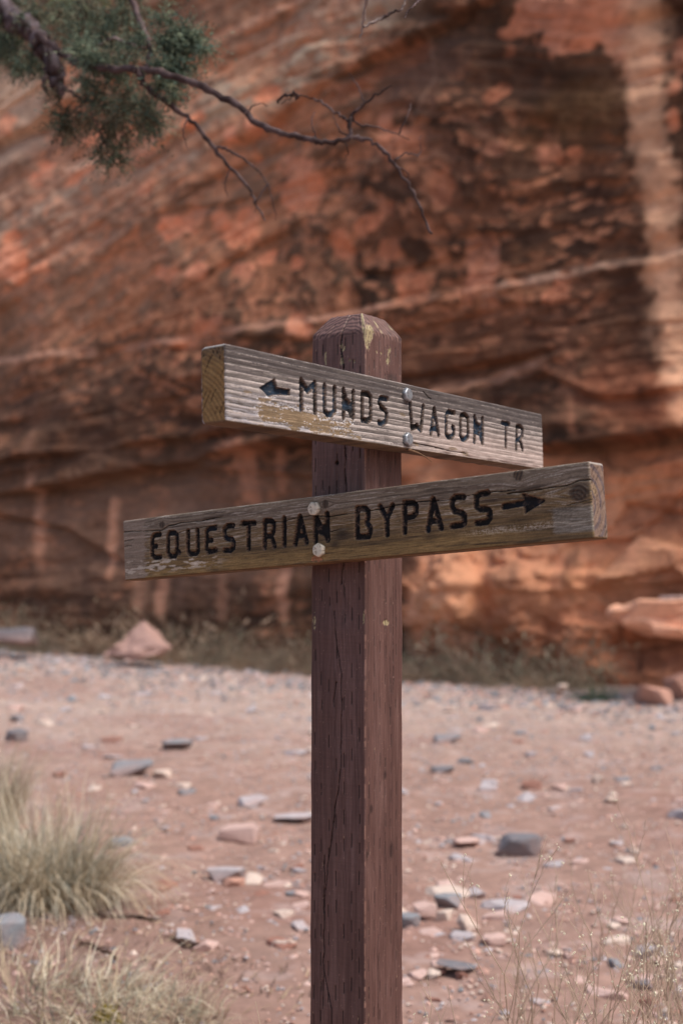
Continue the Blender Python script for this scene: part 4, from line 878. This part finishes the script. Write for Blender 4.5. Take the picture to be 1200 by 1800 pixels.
def pdisp(a):
    z = a * 1000; U0 = u0[None, :]; U3 = u3[None, :]; f0 = (pf == 0)[None, :]; f3 = (pf == 1)[None, :]
    base = .0004 * fbm(U0 * .35 + 3, z * .012, 4, 2) * f0 + .0004 * fbm(U3 * .35 + 31, z * .012, 4, 3) * f3 + .0007 * vn(z * .03, pf[None, :] * 5.5 + 0 * z, 6)
    d = base
    dd0 = dashes(U0, z, [9, 21, 33.5, 46, 58.5, 71, 82], 37, 1); dd3 = dashes(U3, z, [8, 21, 34, 47, 60, 73], 37, 9)
    s0 = (1 - sst(.35, 1.1, dd0)) * f0; s3 = (1 - sst(.3, .95, dd3)) * f3 * .8
    wob = 1.3 * vn(z * .09, 0 * z, 3)
    ck = np.full(np.broadcast_shapes(U0.shape, z.shape), 9.)
    for p in PCR:
        za = np.array([q[1] for q in p]); ua = np.array([q[0] for q in p]); o_ = np.argsort(za); uc = np.interp(z, za[o_], ua[o_]) + wob * .7; wd = .45 + .55 * np.abs(vn(z * .05 + p[0][0], 0 * z, 8)) + .8 * sst(250, 340, z)
        inside = (z > za.min()) & (z < za.max()); ck = np.minimum(ck, np.where(inside, np.abs(U0 - uc) / wd, 9))
    ck = (1 - sst(.55, 1.25, ck)) * f0
    c3 = np.where((z > 318) & (z < 392), np.abs(U3 - 83.5 - .4 * wob) / .75, 9)
    for (uc, z0, z1, w_) in [(58, -160, -60, .45), (30, -560, -430, .5), (52, 300, 356, .5), (48, -420, -300, .4), (66, -120, 40, .35)]:
        c3 = np.minimum(c3, np.where((z > z0) & (z < z1), np.abs(U3 - uc - wob) / w_, 9))
    c3 = (1 - sst(.5, 1.2, c3)) * f3
    # chipped places where the paint is off
    chip = np.zeros(ck.shape)
    jag = 2.2 * vn(U0 * .45, z * .25, 4) + 1.3 * vn(U0 * 1.3, z * .6, 6)
    jag3 = 2.2 * vn(U3 * .45, z * .25, 4) + 1.3 * vn(U3 * 1.3, z * .6, 6)
    def ell(u, cu, cz, ru, rz, j): return 1 - sst(.85, 1.1, np.hypot((u - cu) / ru, (z - cz) / rz) + j / max(3., ru))
    big0 = (1 - sst(-1, 1, U0 - 5.5 * sst(346, 372, z) - jag * .5)) * sst(345, 350, z)
    big3 = (1 - sst(-1, 1, U3 - (20 - 12 * sst(368, 345, z)) - jag3)) * sst(341, 346, z) * (1 - sst(376, 380, z + jag3))
    chip = np.maximum(chip, big0 * f0); chip = np.maximum(chip, big3 * f3)
    for (cu, cz, ru, rz) in [(57, 349, 3.2, 5), (53.5, 334, 3, 6), (55, 341, 2, 8), (48, -22, 8, 3.6), (40, 372, 3, 3), (36, 385, 3, 5), (80, 384, 4, 3), (27, 342, 1.6, 1.6), (37, 342, 1.4, 1.4)]:
        chip = np.maximum(chip, ell(U3, cu, cz, ru, rz, jag3) * f3)
    for (cu, cz, ru, rz) in [(66, 337, 1.6, 9), (39, 349, 3.5, 5), (40, 331, 2.4, 8), (18, 328, 1.2, 2), (26, 330, 1.2, 2), (84, -20, 2, 10), (3, -16, 1.6, 7)]:
        chip = np.maximum(chip, ell(U0, cu, cz, ru, rz, jag * .7) * f0)
    # fringe chips below the dashes
    post_store['slit'] = np.clip(s0 + s3, 0, 1); post_store['crack'] = np.clip(ck + c3, 0, 1); post_store['chip'] = chip
    hole = (1 - sst(2.0, 3.2, np.hypot(U0 - 47, z - 193))) * f0
    post_store['crack'] = np.maximum(post_store['crack'], hole)
    knot = np.zeros(ck.shape)
    for (cu, cz, ru, rz) in [(46, -224, 6, 8), (14, -265, 5, 8), (5, -323, 4, 8), (62, -325, 7, 16), (64, 312, 16, 9)]:
        knot = np.maximum(knot, (1 - sst(.3, 1.1, np.hypot((U3 - cu) / ru, (z - cz) / rz))) * f3)
    post_store['knot'] = knot
    return d + .0016 * post_store['slit'] + .0045 * post_store['crack'] + .0006 * chip * (1 + .8 * vn(U3 * 1.5, z * .15, 2)) + .0006 * knot * np.sin(U3 * 1.8)
def pcol(a, d):
    z = a * 1000; u = np.where(pf == 0, u0, np.where(pf == 1, -u3, 200 + u0))[None, :]
    g = .6 * fbm(u * .5, z * .008, 4, 5) + .3 * fbm(u * .15, z * .02, 3, 4); g2 = .7 * fbm(u * 2.2 + 5, z * .05, 3, 9); big = fbm(u * .03, z * .006, 3, 11)
    c = mix(S(104, 68, 60), S(84, 52, 46), sst(-.35, .4, g)); c = mix(c, S(122, 88, 82), sst(.05, .6, g2 + .6 * big) * .45)
    c = desat(c * (1 + .12 * big + .10 * g2)[..., None], .82) * .88 * np.array([1.0, 1.0, .97])
    c = mix(c, S(56, 36, 32), post_store['knot'] * .85)
    wr = (1 - sst(.3, 2.6, np.where(pf == 0, u0, np.where(pf == 1, u3, 99))))[None, :] * sst(-.1, .4, vn(0 * u + 3, z * .15, 4) + .5 * g2); c = mix(c, S(150, 112, 96), wr * .6)
    c = mix(c, S(136, 106, 98), sst(.1, .5, fbm(u * .12 + 7, z * .012, 4, 8)) * .18); c = mix(c, S(70, 44, 38), sst(.1, .5, fbm(u * .5 + 3, z * .02, 3, 2)) * .35)
    c = mix(c, S(24, 16, 14), np.clip(post_store['slit'] * .75 + post_store['crack'], 0, 1))
    # worn light rims just below dashes
    c = mix(c, S(170, 146, 116), np.clip(sst(.45, .75, fbm(u * 1.9, z * .16, 3, 13)) * sst(.0, .3, np.roll(post_store['slit'], 4, 0)) * (1 - post_store['slit']), 0, 1) * .7)
    c = mix(c, S(150, 120, 104), sst(.62, .72, fbm(u * 1.2 + 40, z * .22, 3, 3)) * .6)
    sw = np.sin(np.hypot(u - 30 + 4 * g, (z - 345) * 1.3) * .9 + 3 * vn(u * .12, z * .12, 7)); tp = sst(363, 366, z) + 0 * u
    c = mix(c, mix(S(128, 98, 90), S(62, 42, 38), .5 + .5 * sw), tp * .75)
    ch = mix(S(158, 142, 108), S(104, 90, 66), sst(-.2, .5, g2 + .3 * g)); c = mix(c, ch, post_store['chip'] * sst(-.45, -.1, fbm(u * .9, z * .35, 3, 1)))
    return c
def pcap(sgn, q): return (.0012 * vn(q[:, 0] * 240, q[:, 1] * 240, 2) + .0006 * vn(q[:, 0] * 700, q[:, 1] * 700, 4)) * (sgn > 0)
def pcapc(sgn, q):
    rr = np.hypot(q[:, 0] - .02, q[:, 1] + .03) * 420; return mix(S(112, 78, 70), S(74, 48, 42), .5 + .5 * np.sin(rr + 2 * vn(q[:, 0] * 90, q[:, 1] * 90, 3)))
ZT = .370; rise = .0265
rows = np.concatenate([np.arange(-1.05, -.60, .012), np.arange(-.60, ZT - .002, .0011), np.linspace(ZT - .001, ZT + rise, 26)])
def ptop(a):
    t = np.clip((a - ZT) / rise, 0, 1); return 1 - .40 * t ** 1.12
post = plank('post', pp, pn, rows, pdisp, pcol, pcap, pcapc, M_PAINTW, sign, PO, PA, np.cross(PA, -rv), -rv, ptop)

# --- the boards
def groove(Am, Vm, strokes, rad):
    best = np.full(np.broadcast_shapes(Am.shape, Vm.shape), 99.)
    for k, p in enumerate(strokes):
        xs_ = [q[0] for q in p]; i0 = np.searchsorted(Am[:, 0], min(xs_) - 8); i1 = np.searchsorted(Am[:, 0], max(xs_) + 8)
        sub = segd(np.broadcast_to(Am[i0:i1], (i1 - i0, Vm.shape[1])), np.broadcast_to(Vm, (i1 - i0, Vm.shape[1])), p)
        best[i0:i1] = np.minimum(best[i0:i1], sub)
    return best
def polyd(Am, Vm, poly):
    d = segd(Am, Vm, poly + poly[:1]); return np.where(inpoly(Am, Vm, poly), -d, d)

def knots_warp(A_, V_, kn):
    o = 0
    for (ka, kv, ra, rb) in kn: o = o + np.sign(V_ - kv) * rb * .8 * np.exp(-((A_ - ka) / (ra * 2.2)) ** 2 - (np.abs(V_ - kv) / (rb * 2.6)) ** 2)
    return o

def pb_d(st): return st['pb']

def make_board(kind, strokes, arrow, arrow_is_fill, a0, a1, z0, tilt, dvec, nvec):
    c_, s_ = math.cos(tilt), math.sin(tilt); A = dvec * c_ + Zv * s_; U = -dvec * s_ + Zv * c_
    o = np.array([LEAN * z0, 0, z0 + H0]) + nvec * (W / 2 + T / 2)
    bp, bn, bf = ring_pts(T / 2, W / 2, .00072, .0022, [.0028, .0022, .006, .006] if kind == 'up' else [.0022, .0022, .003, .003], (0,))
    v = bp[None, :, 1] * 1000; front = (bf == 0)[None, :]
    rows = np.arange(a0, a1 + .0004, .00085); st = {}
    kn = [] if kind == 'up' else [(9.4, 32.5, 5, 6), (297.2, 39.5, 7, 8), (374.8, 9.8, 13, 11), (-287, 31.6, 6, 5)]
    hand = 1 if np.dot(np.cross(A, nvec), U) > 0 else -1
    def disp(a):
        am = a * 1000; A2 = am + 0 * v; V2 = v + 0 * am
        g = V2 - knots_warp(A2, V2, kn) + 1.8 * fbm(A2 * .006, V2 * .02, 3, 4)
        st['g'] = g
        rad = 4.25 if kind == 'up' else 4.5
        gd = groove(am, v, strokes, rad) + .35 * vn(A2 * .45, V2 * .45, 6) + .25 * vn(A2 * 1.3, V2 * 1.3, 9)
        ad = polyd(A2, V2, arrow) + .4 * vn(A2 * .4, V2 * .4, 5)
        car = np.maximum(1 - sst(rad - 1.9, rad + .25, gd), 1 - sst(-1.5, .8, ad - (.8 if kind == 'up' else 1.2)))
        car = car * front
        st['car'] = car
        rough = .35 * fbm(A2 * .12, V2 * .25, 3, 12)
        depth = car * (4.6 + rough * 1.4)
        if kind == 'up':
            per = 7.6; ph = (g + 45 + 1.5 * vn(A2 * .004, V2 * .02, 2)) / per; fr_ = ph - np.floor(ph)
            saw = np.where(fr_ < .82, fr_ / .82, (1 - fr_) / .18); st['fr'] = fr_; st['saw'] = saw; amp = (.75 - .35 * sst(-150, 250, A2)) * (.7 + .5 * vn(np.floor(ph) * 3.1, A2 * .006, 7))
            rel = (1 - saw) * amp * 1.35 + .14 * fbm(A2 * .02, g * 1.1, 3, 8)
            # flat bare area where the old surface has split away
            pb = polyd(A2, V2, [(-306, -13), (-252, -12), (-201, -17), (-135, -22), (-112, -33), (-106, -41.5), (-186, -41.5), (-305, -40), (-309, -27)])
            pb = pb + 24.0 * fbm(A2 * .045, V2 * .26, 5, 3, .8) + 3 + 3 * sst(-210, -110, A2) + 1.5 * vn(A2 * .5, V2 * .6, 5)
            st['pb'] = np.where(front, pb, 99); st['bare'] = (1 - sst(-.7, .6, pb)) * front
            for (cx_, cy_, rx_, ry_) in [(20, -34, 20, 3), (-12, 2, 18, 3), (120, -34, 16, 2.5), (150, -37, 10, 3), (-330, -6, 8, 3)]:
                e_ = np.hypot((A2 - cx_) / rx_, (V2 - cy_) / ry_) + 1.2 * fbm(A2 * .1, V2 * .3, 3, 6); st['bare'] = np.maximum(st['bare'], (1 - sst(.55, .75, e_)) * front * .7)
            rel = rel * (1 - .5 * st['bare']) + .35 * st['bare']
            ck = np.full(A2.shape, 9.)
            for p in [[(-2, -34), (60, -35), (110, -37.5), (150, -37)], [(40, 39), (52, 33), (60, 31)]]: ck = np.minimum(ck, segd(A2, V2, p) / .6)
            st['crack'] = (1 - sst(.5, 1.2, ck)) * front
            # worn, splintered lower arris between the post and the right end
            low = sst(-36.5, -44.5, V2) * sst(-10, 40, A2) * (.9 + .9 * vn(A2 * .05, 0 * A2, 4)) * np.where(front | (bf == 3)[None, :], 1, 0)
            rel = rel + 2.0 * low
        else:
            rel = .28 * fbm(A2 * .012, g * .55, 4, 8) + .12 * fbm(A2 * .03, g * 1.8, 3, 3)
            ck = np.full(A2.shape, 9.)
            wob = .9 * vn(A2 * .08, 0 * A2, 5)
            for i, p in enumerate(LO_CRACKS):
                xa = [q[0] for q in p]; ya = [q[1] for q in p]; yc = np.interp(A2, xa, ya) + wob * .6; w_ = (.55 + .35 * vn(A2 * .03, 0 * A2 + i, 7)) * (1.25 if i == 2 else 1); ins = (A2 >= xa[0]) & (A2 <= xa[-1]); ck = np.minimum(ck, np.where(ins, np.abs(V2 - yc) / w_, 9))
            for p in [[(-369, 14), (-345, 15.5)], [(-369, 6), (-350, 7)], [(358, -3.5), (392, 1)], [(14, -5), (30, -3)], [(-255, 17), (-240, 20), (-180, 22)]]: ck = np.minimum(ck, segd(A2, V2, p) / .42)
            st['crack'] = (1 - sst(.5, 1.25, ck)) * front; st['bare'] = 0 * A2; st['saw'] = 0 * A2 + .5; st['fr'] = st['saw']
        kk = 0 * A2
        for (ka, kv, ra, rb) in kn: kk = np.maximum(kk, 1 - sst(.75, 1.15, np.hypot((A2 - ka) / ra, (V2 - kv) / rb)))
        st['knot'] = kk * front; st['A2'] = A2; st['V2'] = V2
        if kind == 'lo':      # splintered hole below the lower bolt
            e_ = np.hypot((A2 + 9) / 9, (V2 + 37) / 6) + .6 * fbm(A2 * .3, V2 * .3, 3, 6); st['split'] = (1 - sst(.7, 1.1, e_)) * front; rel = rel + 1.4 * st['split'] * (1 + vn(A2 * .8, V2 * .3, 3))
        edge = .0
        return (depth + rel * np.where(front, 1, .5) + 2.2 * st['crack'] + .5 * kk * np.sin(np.hypot(A2 - 370, V2) * 1.2) * front) * .001
    def colr(a, d):
        A2, V2, g = st['A2'], st['V2'], st['g']; fine = fbm(A2 * .06, g * 1.6, 4, 10); med = fbm(A2 * .012, g * .35, 4, 1); spk = fbm(A2 * .8, V2 * 1.2, 2, 12)
        if kind == 'up':
            c = mix(S(122, 108, 100), S(186, 170, 158), sst(-.5, .6, med + 1.1 * (st['saw'] - .5) + .22 * fine))
            c = mix(c, S(192, 172, 162), sst(.55, .8, st['fr']) * (1 - sst(.82, .86, st['fr'])) * .55)
            c = mix(c, S(78, 66, 60), sst(.84, .9, st['fr']) * (1 - sst(.985, 1, st['fr'])) * .9)
            c = mix(c, S(84, 72, 70), sst(.06, .42, med * .8 + .6 * fine + .55 * sst(6, 34, V2) + .25 * spk) * .85)
            c = mix(c, S(196, 164, 148), sst(-60, 120, A2) * (1 - sst(-25, 15, V2)) * .45)
            c = mix(c, S(168, 164, 172), (1 - sst(-250, -100, A2)) * sst(20, -30, V2) * sst(-.2, .4, fine) * .5)
            bc = mix(S(158, 126, 84), S(122, 96, 62), sst(-.3, .4, fine)); bc = mix(bc, S(98, 76, 50), sst(.3, .6, fbm(A2 * .02, g * .9, 3, 5)) * .5); c = mix(c, bc, st['bare'])
            ed = np.abs(st['bare'] - .5) < .42; nb = (pb_d(st) < 4.5) & (pb_d(st) > -.5) & (V2 > -37); c = mix(c, S(198, 194, 194), nb * sst(.1, .4, spk + .6 * fine) * .7)
        else:
            up_ = sst(8, 26, V2 + 6 * med + 5 * fbm(A2 * .02, V2 * .05, 3, 2)); OL = mix(S(122, 98, 66), S(98, 80, 58), sst(-.4, .4, med)); OL = mix(OL, S(140, 112, 68), sst(-12, -34, V2) * (.6 + .4 * fine) * sst(330, 250, A2))
            GR = mix(S(128, 114, 98), S(100, 86, 74), sst(-.4, .5, med + .4 * fine)); c = mix(OL, GR, up_)
            mid = sst(-20, -2, V2) * (1 - sst(10, 22, V2)); c = mix(c, S(134, 116, 98), mid * sst(-.1, .4, fine + .3 * med) * .6 * (1 - sst(120, 330, A2) * .6))
            # streaks where the old grey skin still clings
            c = mix(c, S(158, 148, 136), sst(.12, .42, fbm(A2 * .035, g * .8, 4, 6, .65)) * sst(-16, 2, V2) * .6)
            c = mix(c, S(70, 58, 50), sst(.25, .6, fbm(A2 * .016, g * .4 + 8, 4, 9)) * .65)
            lp = 1 - sst(-.5, .5, (A2 + 322 + 8 * fbm(A2 * .1, V2 * .25, 3, 3)) / 6); c = mix(c, mix(S(140, 124, 110), S(118, 102, 90), sst(-.3, .4, fine)), lp * .85)
            fl = (1 - sst(-.4, .4, (V2 + 27 + .05 * (A2 + 250) + 7 * fbm(A2 * .09, V2 * .3, 4, 8)) / 3)) * 0
            lk = sst(-6, 6, V2 + 36) * (1 - sst(-6, 4, V2 + 16)) * (1 - sst(-215, -150, A2)) * sst(.0, .25, fbm(A2 * .09, V2 * .35, 4, 6)); c = mix(c, S(166, 154, 140), lk * .8)
            rp = sst(336, 342, A2 + 3 * spk) * sst(-38, -33, V2) * (1 - sst(-8, -3, V2)); c = mix(c, mix(S(118, 110, 100), S(142, 136, 126), sst(-.2, .4, fine)), rp * .75)
            r2 = sst(200, 260, A2) * (1 - sst(330, 345, A2)) * np.exp(-((V2 + 24) / 4) ** 2) * sst(-.1, .2, spk + fine); c = mix(c, S(160, 150, 136), r2 * .7)
            for (ca_, cv_, ra_, rb_, s__) in [(34, -10, 14, 9, .8), (22, -22, 8, 5, .7), (90, -25, 40, 4, .45), (-90, -18, 60, 2.5, .45), (170, -23, 10, 6, .4), (300, -14, 20, 3, .5), (262, 12, 14, 4, .6), (350, -8, 22, 3, .5), (140, 0, 14, 5, .4), (310, 22, 30, 3, .4)]:
                c = mix(c, S(58, 48, 42), np.exp(-((A2 - ca_) / ra_) ** 2 - ((V2 - cv_) / rb_) ** 2) * s__)
            c = mix(c, S(160, 108, 78), st['split'] * .9)
            c = c * 1.04
        c = c * (1 + (.42 if kind == 'up' else .34) * fine + .18 * spk + (.25 if kind == 'up' else .2) * med)[..., None]
        lum = c.mean(-1); ml = lum[:, bf == 0].mean(); c = c * (np.clip(lum / ml, .3, 3) ** .35)[..., None]
        rk = np.hypot(A2 % 1000 - 374.8, V2 - 9.8); c = mix(c, mix(S(56, 46, 42), S(84, 70, 58), .5 + .5 * np.sin(rk * 1.4)), st['knot'] * .9)
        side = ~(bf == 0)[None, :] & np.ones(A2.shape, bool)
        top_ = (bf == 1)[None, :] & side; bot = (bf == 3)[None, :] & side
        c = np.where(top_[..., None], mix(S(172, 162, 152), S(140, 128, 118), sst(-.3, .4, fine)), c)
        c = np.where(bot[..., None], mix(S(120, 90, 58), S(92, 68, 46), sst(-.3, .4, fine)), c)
        # carved letters keep their near-black paint, a little blue where it is thickest
        car = st['car']; bl = sst(.15, .6, fbm(A2 * .03 + 2, V2 * .05, 3, 14) + .35 * (kind == 'up') + (.5 * (1 - sst(-245, -240, A2)) + .4 * np.exp(-((A2 + 134) / 12) ** 2) + .4 * np.exp(-((A2 - 187) / 12) ** 2) if kind == 'up' else 0))
        pt_ = mix(S(30, 27, 27), S(34, 56, 76) if kind == 'up' else S(34, 40, 50), bl * sst(.2, .8, car) * (.9 if kind == 'up' else .6)); pt_ = mix(pt_, S(110, 90, 76), sst(.2, .55, fbm(A2 * .25, V2 * .3, 3, 4)) * .55)
        c = mix(c, mix(S(128, 100, 80), S(70, 54, 44), sst(-.4, .5, spk)), sst(.04, .18, car)); c = mix(c, pt_, sst(.5, .85, car + .2 * spk))
        c = mix(c, S(20, 15, 13), st['crack'] * .95)
        # scorched / stained rims
        c = desat(c, .72) * .82 if kind == 'up' else desat(c, .95) * .9
        return c
    def cap(sgn, q):
        # radial checks in the end grain
        x, y = q[:, 0] * 1000, q[:, 1] * 1000; e = 0
        if kind == 'up':
            for k in range(-5, 8): e = np.maximum(e, 1 - sst(.25, .6, np.abs((y - 12 * k - 1.7 * x * (1 if hand > 0 else 1)) * .5 + .6 * vn(x * .2, y * .2 + k, 4)) + .5 * (vn(x * .1 + k * 3, y * .08, 3) < 0)))
        else:
            for k in range(-6, 8): e = np.maximum(e, 1 - sst(.22, .55, np.abs((y - 9 * k + 1.1 * x) * .6 + .6 * vn(x * .2, y * .2 + k, 4)) + .5 * (vn(x * .1 + k * 3, y * .08, 3) < -.1)))
        st['cap'] = e
        return .0012 * e + .0003 * vn(q[:, 0] * 900, q[:, 1] * 900, 3) + .0004 * vn(q[:, 0] * 200, q[:, 1] * 200, 3)
    def capc(sgn, q):
        x, y = q[:, 0] * 1000, q[:, 1] * 1000
        if kind == 'up':
            rg = np.hypot(x + 60, y + 70); ring = .5 + .5 * np.sin(rg * 1.15 + vn(x * .1, y * .1, 2)); c = mix(S(142, 112, 72), S(104, 80, 54), ring * .7); c = mix(c, S(78, 68, 60), sst(20, 44, y + 5 * vn(x * .2, y * .2, 3)) * .7)
        else:
            rg = np.hypot(x - 26, y + 4); ring = .5 + .5 * np.sin(rg * .9 + vn(x * .1, y * .1, 2)); c = mix(S(124, 102, 88), S(98, 76, 68), ring * .4); c = mix(c, S(60, 58, 72), .7 * sst(.25, .45, np.sin(rg * .42 + 1.2) * (.7 + .5 * vn(x * .08, y * .08, 6))) * .75)
            c = mix(c, S(146, 124, 92), .7 * (1 - sst(4, 8, np.hypot(x - 10, y - 12) + 2 * vn(x * .4, y * .4, 2))) * .7)
        if np.size(st.get('cap', 0)) == np.size(x): c = mix(c, S(34, 26, 24), st['cap'] * .85)
        return c
    ob = plank('board', bp, bn, rows, disp, colr, cap, capc, M_WOOD, sign, o, A, U, nvec)
    return ob, o, A, U

def make_bolt(parent, o, A, U, N, a, v, painted, ang):
    """hex bolt head with a washer face and a domed, chamfered top"""
    R = .0098; b = Bag(); rings = []; prof = [(0., 1.0, False), (.0042, 1.0, False), (.0056, .93, True), (.0062, .80, True), (.0060, .42, True), (.0058, 0.02, True)]
    th = np.linspace(0, 2 * math.pi, 36, endpoint=False)
    hexr = math.cos(math.pi / 6) / np.cos(((th + ang) % (math.pi / 3)) - math.pi / 6)
    V = []
    for h, s, rd in prof:
        rr = R * (np.minimum(hexr * 1.0, 1.0) if not rd else np.minimum(hexr, 1.0) * .35 + .65 * .9) * s; V.append(np.stack([rr * np.cos(th), np.full(36, h), rr * np.sin(th)], -1))
    V = np.concatenate(V); F = grid_faces(len(prof), 36, True); c0 = S(206, 196, 176) if painted else S(150, 152, 156)
    nn = vn(V[:, 0] * 700, V[:, 2] * 700, 3); c = mix(np.broadcast_to(c0, V.shape), np.broadcast_to(S(110, 92, 74) if painted else S(96, 96, 96), V.shape), sst(.1, .6, nn) * .7)
    c = np.where((V[:, 1] < .003)[:, None], c * .5, c)
    b.add(V, F[:, ::-1], c); me = b.mesh('bolt', True)
    ob = link('bolt', me, M_PAINTB if painted else M_BOLT)
    P = o + A * a * .001 + U * v * .001 + N * (T / 2 - .0006)
    MW = Matrix(((A[0], N[0], U[0], P[0]), (A[1], N[1], U[1], P[1]), (A[2], N[2], U[2], P[2]), (0, 0, 0, 1)))
    ob.parent = parent; ob.matrix_parent_inverse = parent.matrix_world.inverted(); ob.matrix_basis = MW
    ob['label'] = 'hex bolt head splashed with cream paint' if painted else 'grey galvanised hex bolt head'
    return ob
M_PAINTB = mat('painted_bolt', nscale=250, nvar=.2, bump=.4, bdist=.0006, rough=.6, spec=.4)

ub, uo, uA, uU = make_board('up', UP_STROKES, UP_ARROW, True, -.3672, .3847, .2519, -.001, rv, -lv)
ub['label'] = 'upper grey ridged board carved with a left arrow and MUNDS WAGON TR'
lb, lo_, lA, lU = make_board('lo', LO_STROKES, LO_ARROW, True, -.3671, .3893, .1023, .0353, -lv, -rv)
lb['label'] = 'lower olive brown knotty board carved EQUESTRIAN BYPASS with a right arrow'
bpy.context.view_layer.update()
make_bolt(ub, uo, uA, uU, -lv, -3.0, 29.1, False, .2); make_bolt(ub, uo, uA, uU, -lv, -4.4, -31.1, False, .45)
make_bolt(lb, lo_, lA, lU, -rv, -7.9, 27.9, True, .1); make_bolt(lb, lo_, lA, lU, -rv, -3.3, -27.3, True, .6)
# a splinter hanging from the upper board
b = Bag(); pts = [uo + uA * a * .001 + uU * v * .001 - lv * .017 for a, v in [(-2, -43.5), (12, -45), (30, -47.5), (46, -51), (60, -56)]]
V, F = tube(smoothline(pts, 5, .0002, 3), np.linspace(.0022, .0003, 21), 5); b.add(V, F, S(110, 84, 64))
link('splinter', b.mesh('splinter'), M_WOOD, sign)
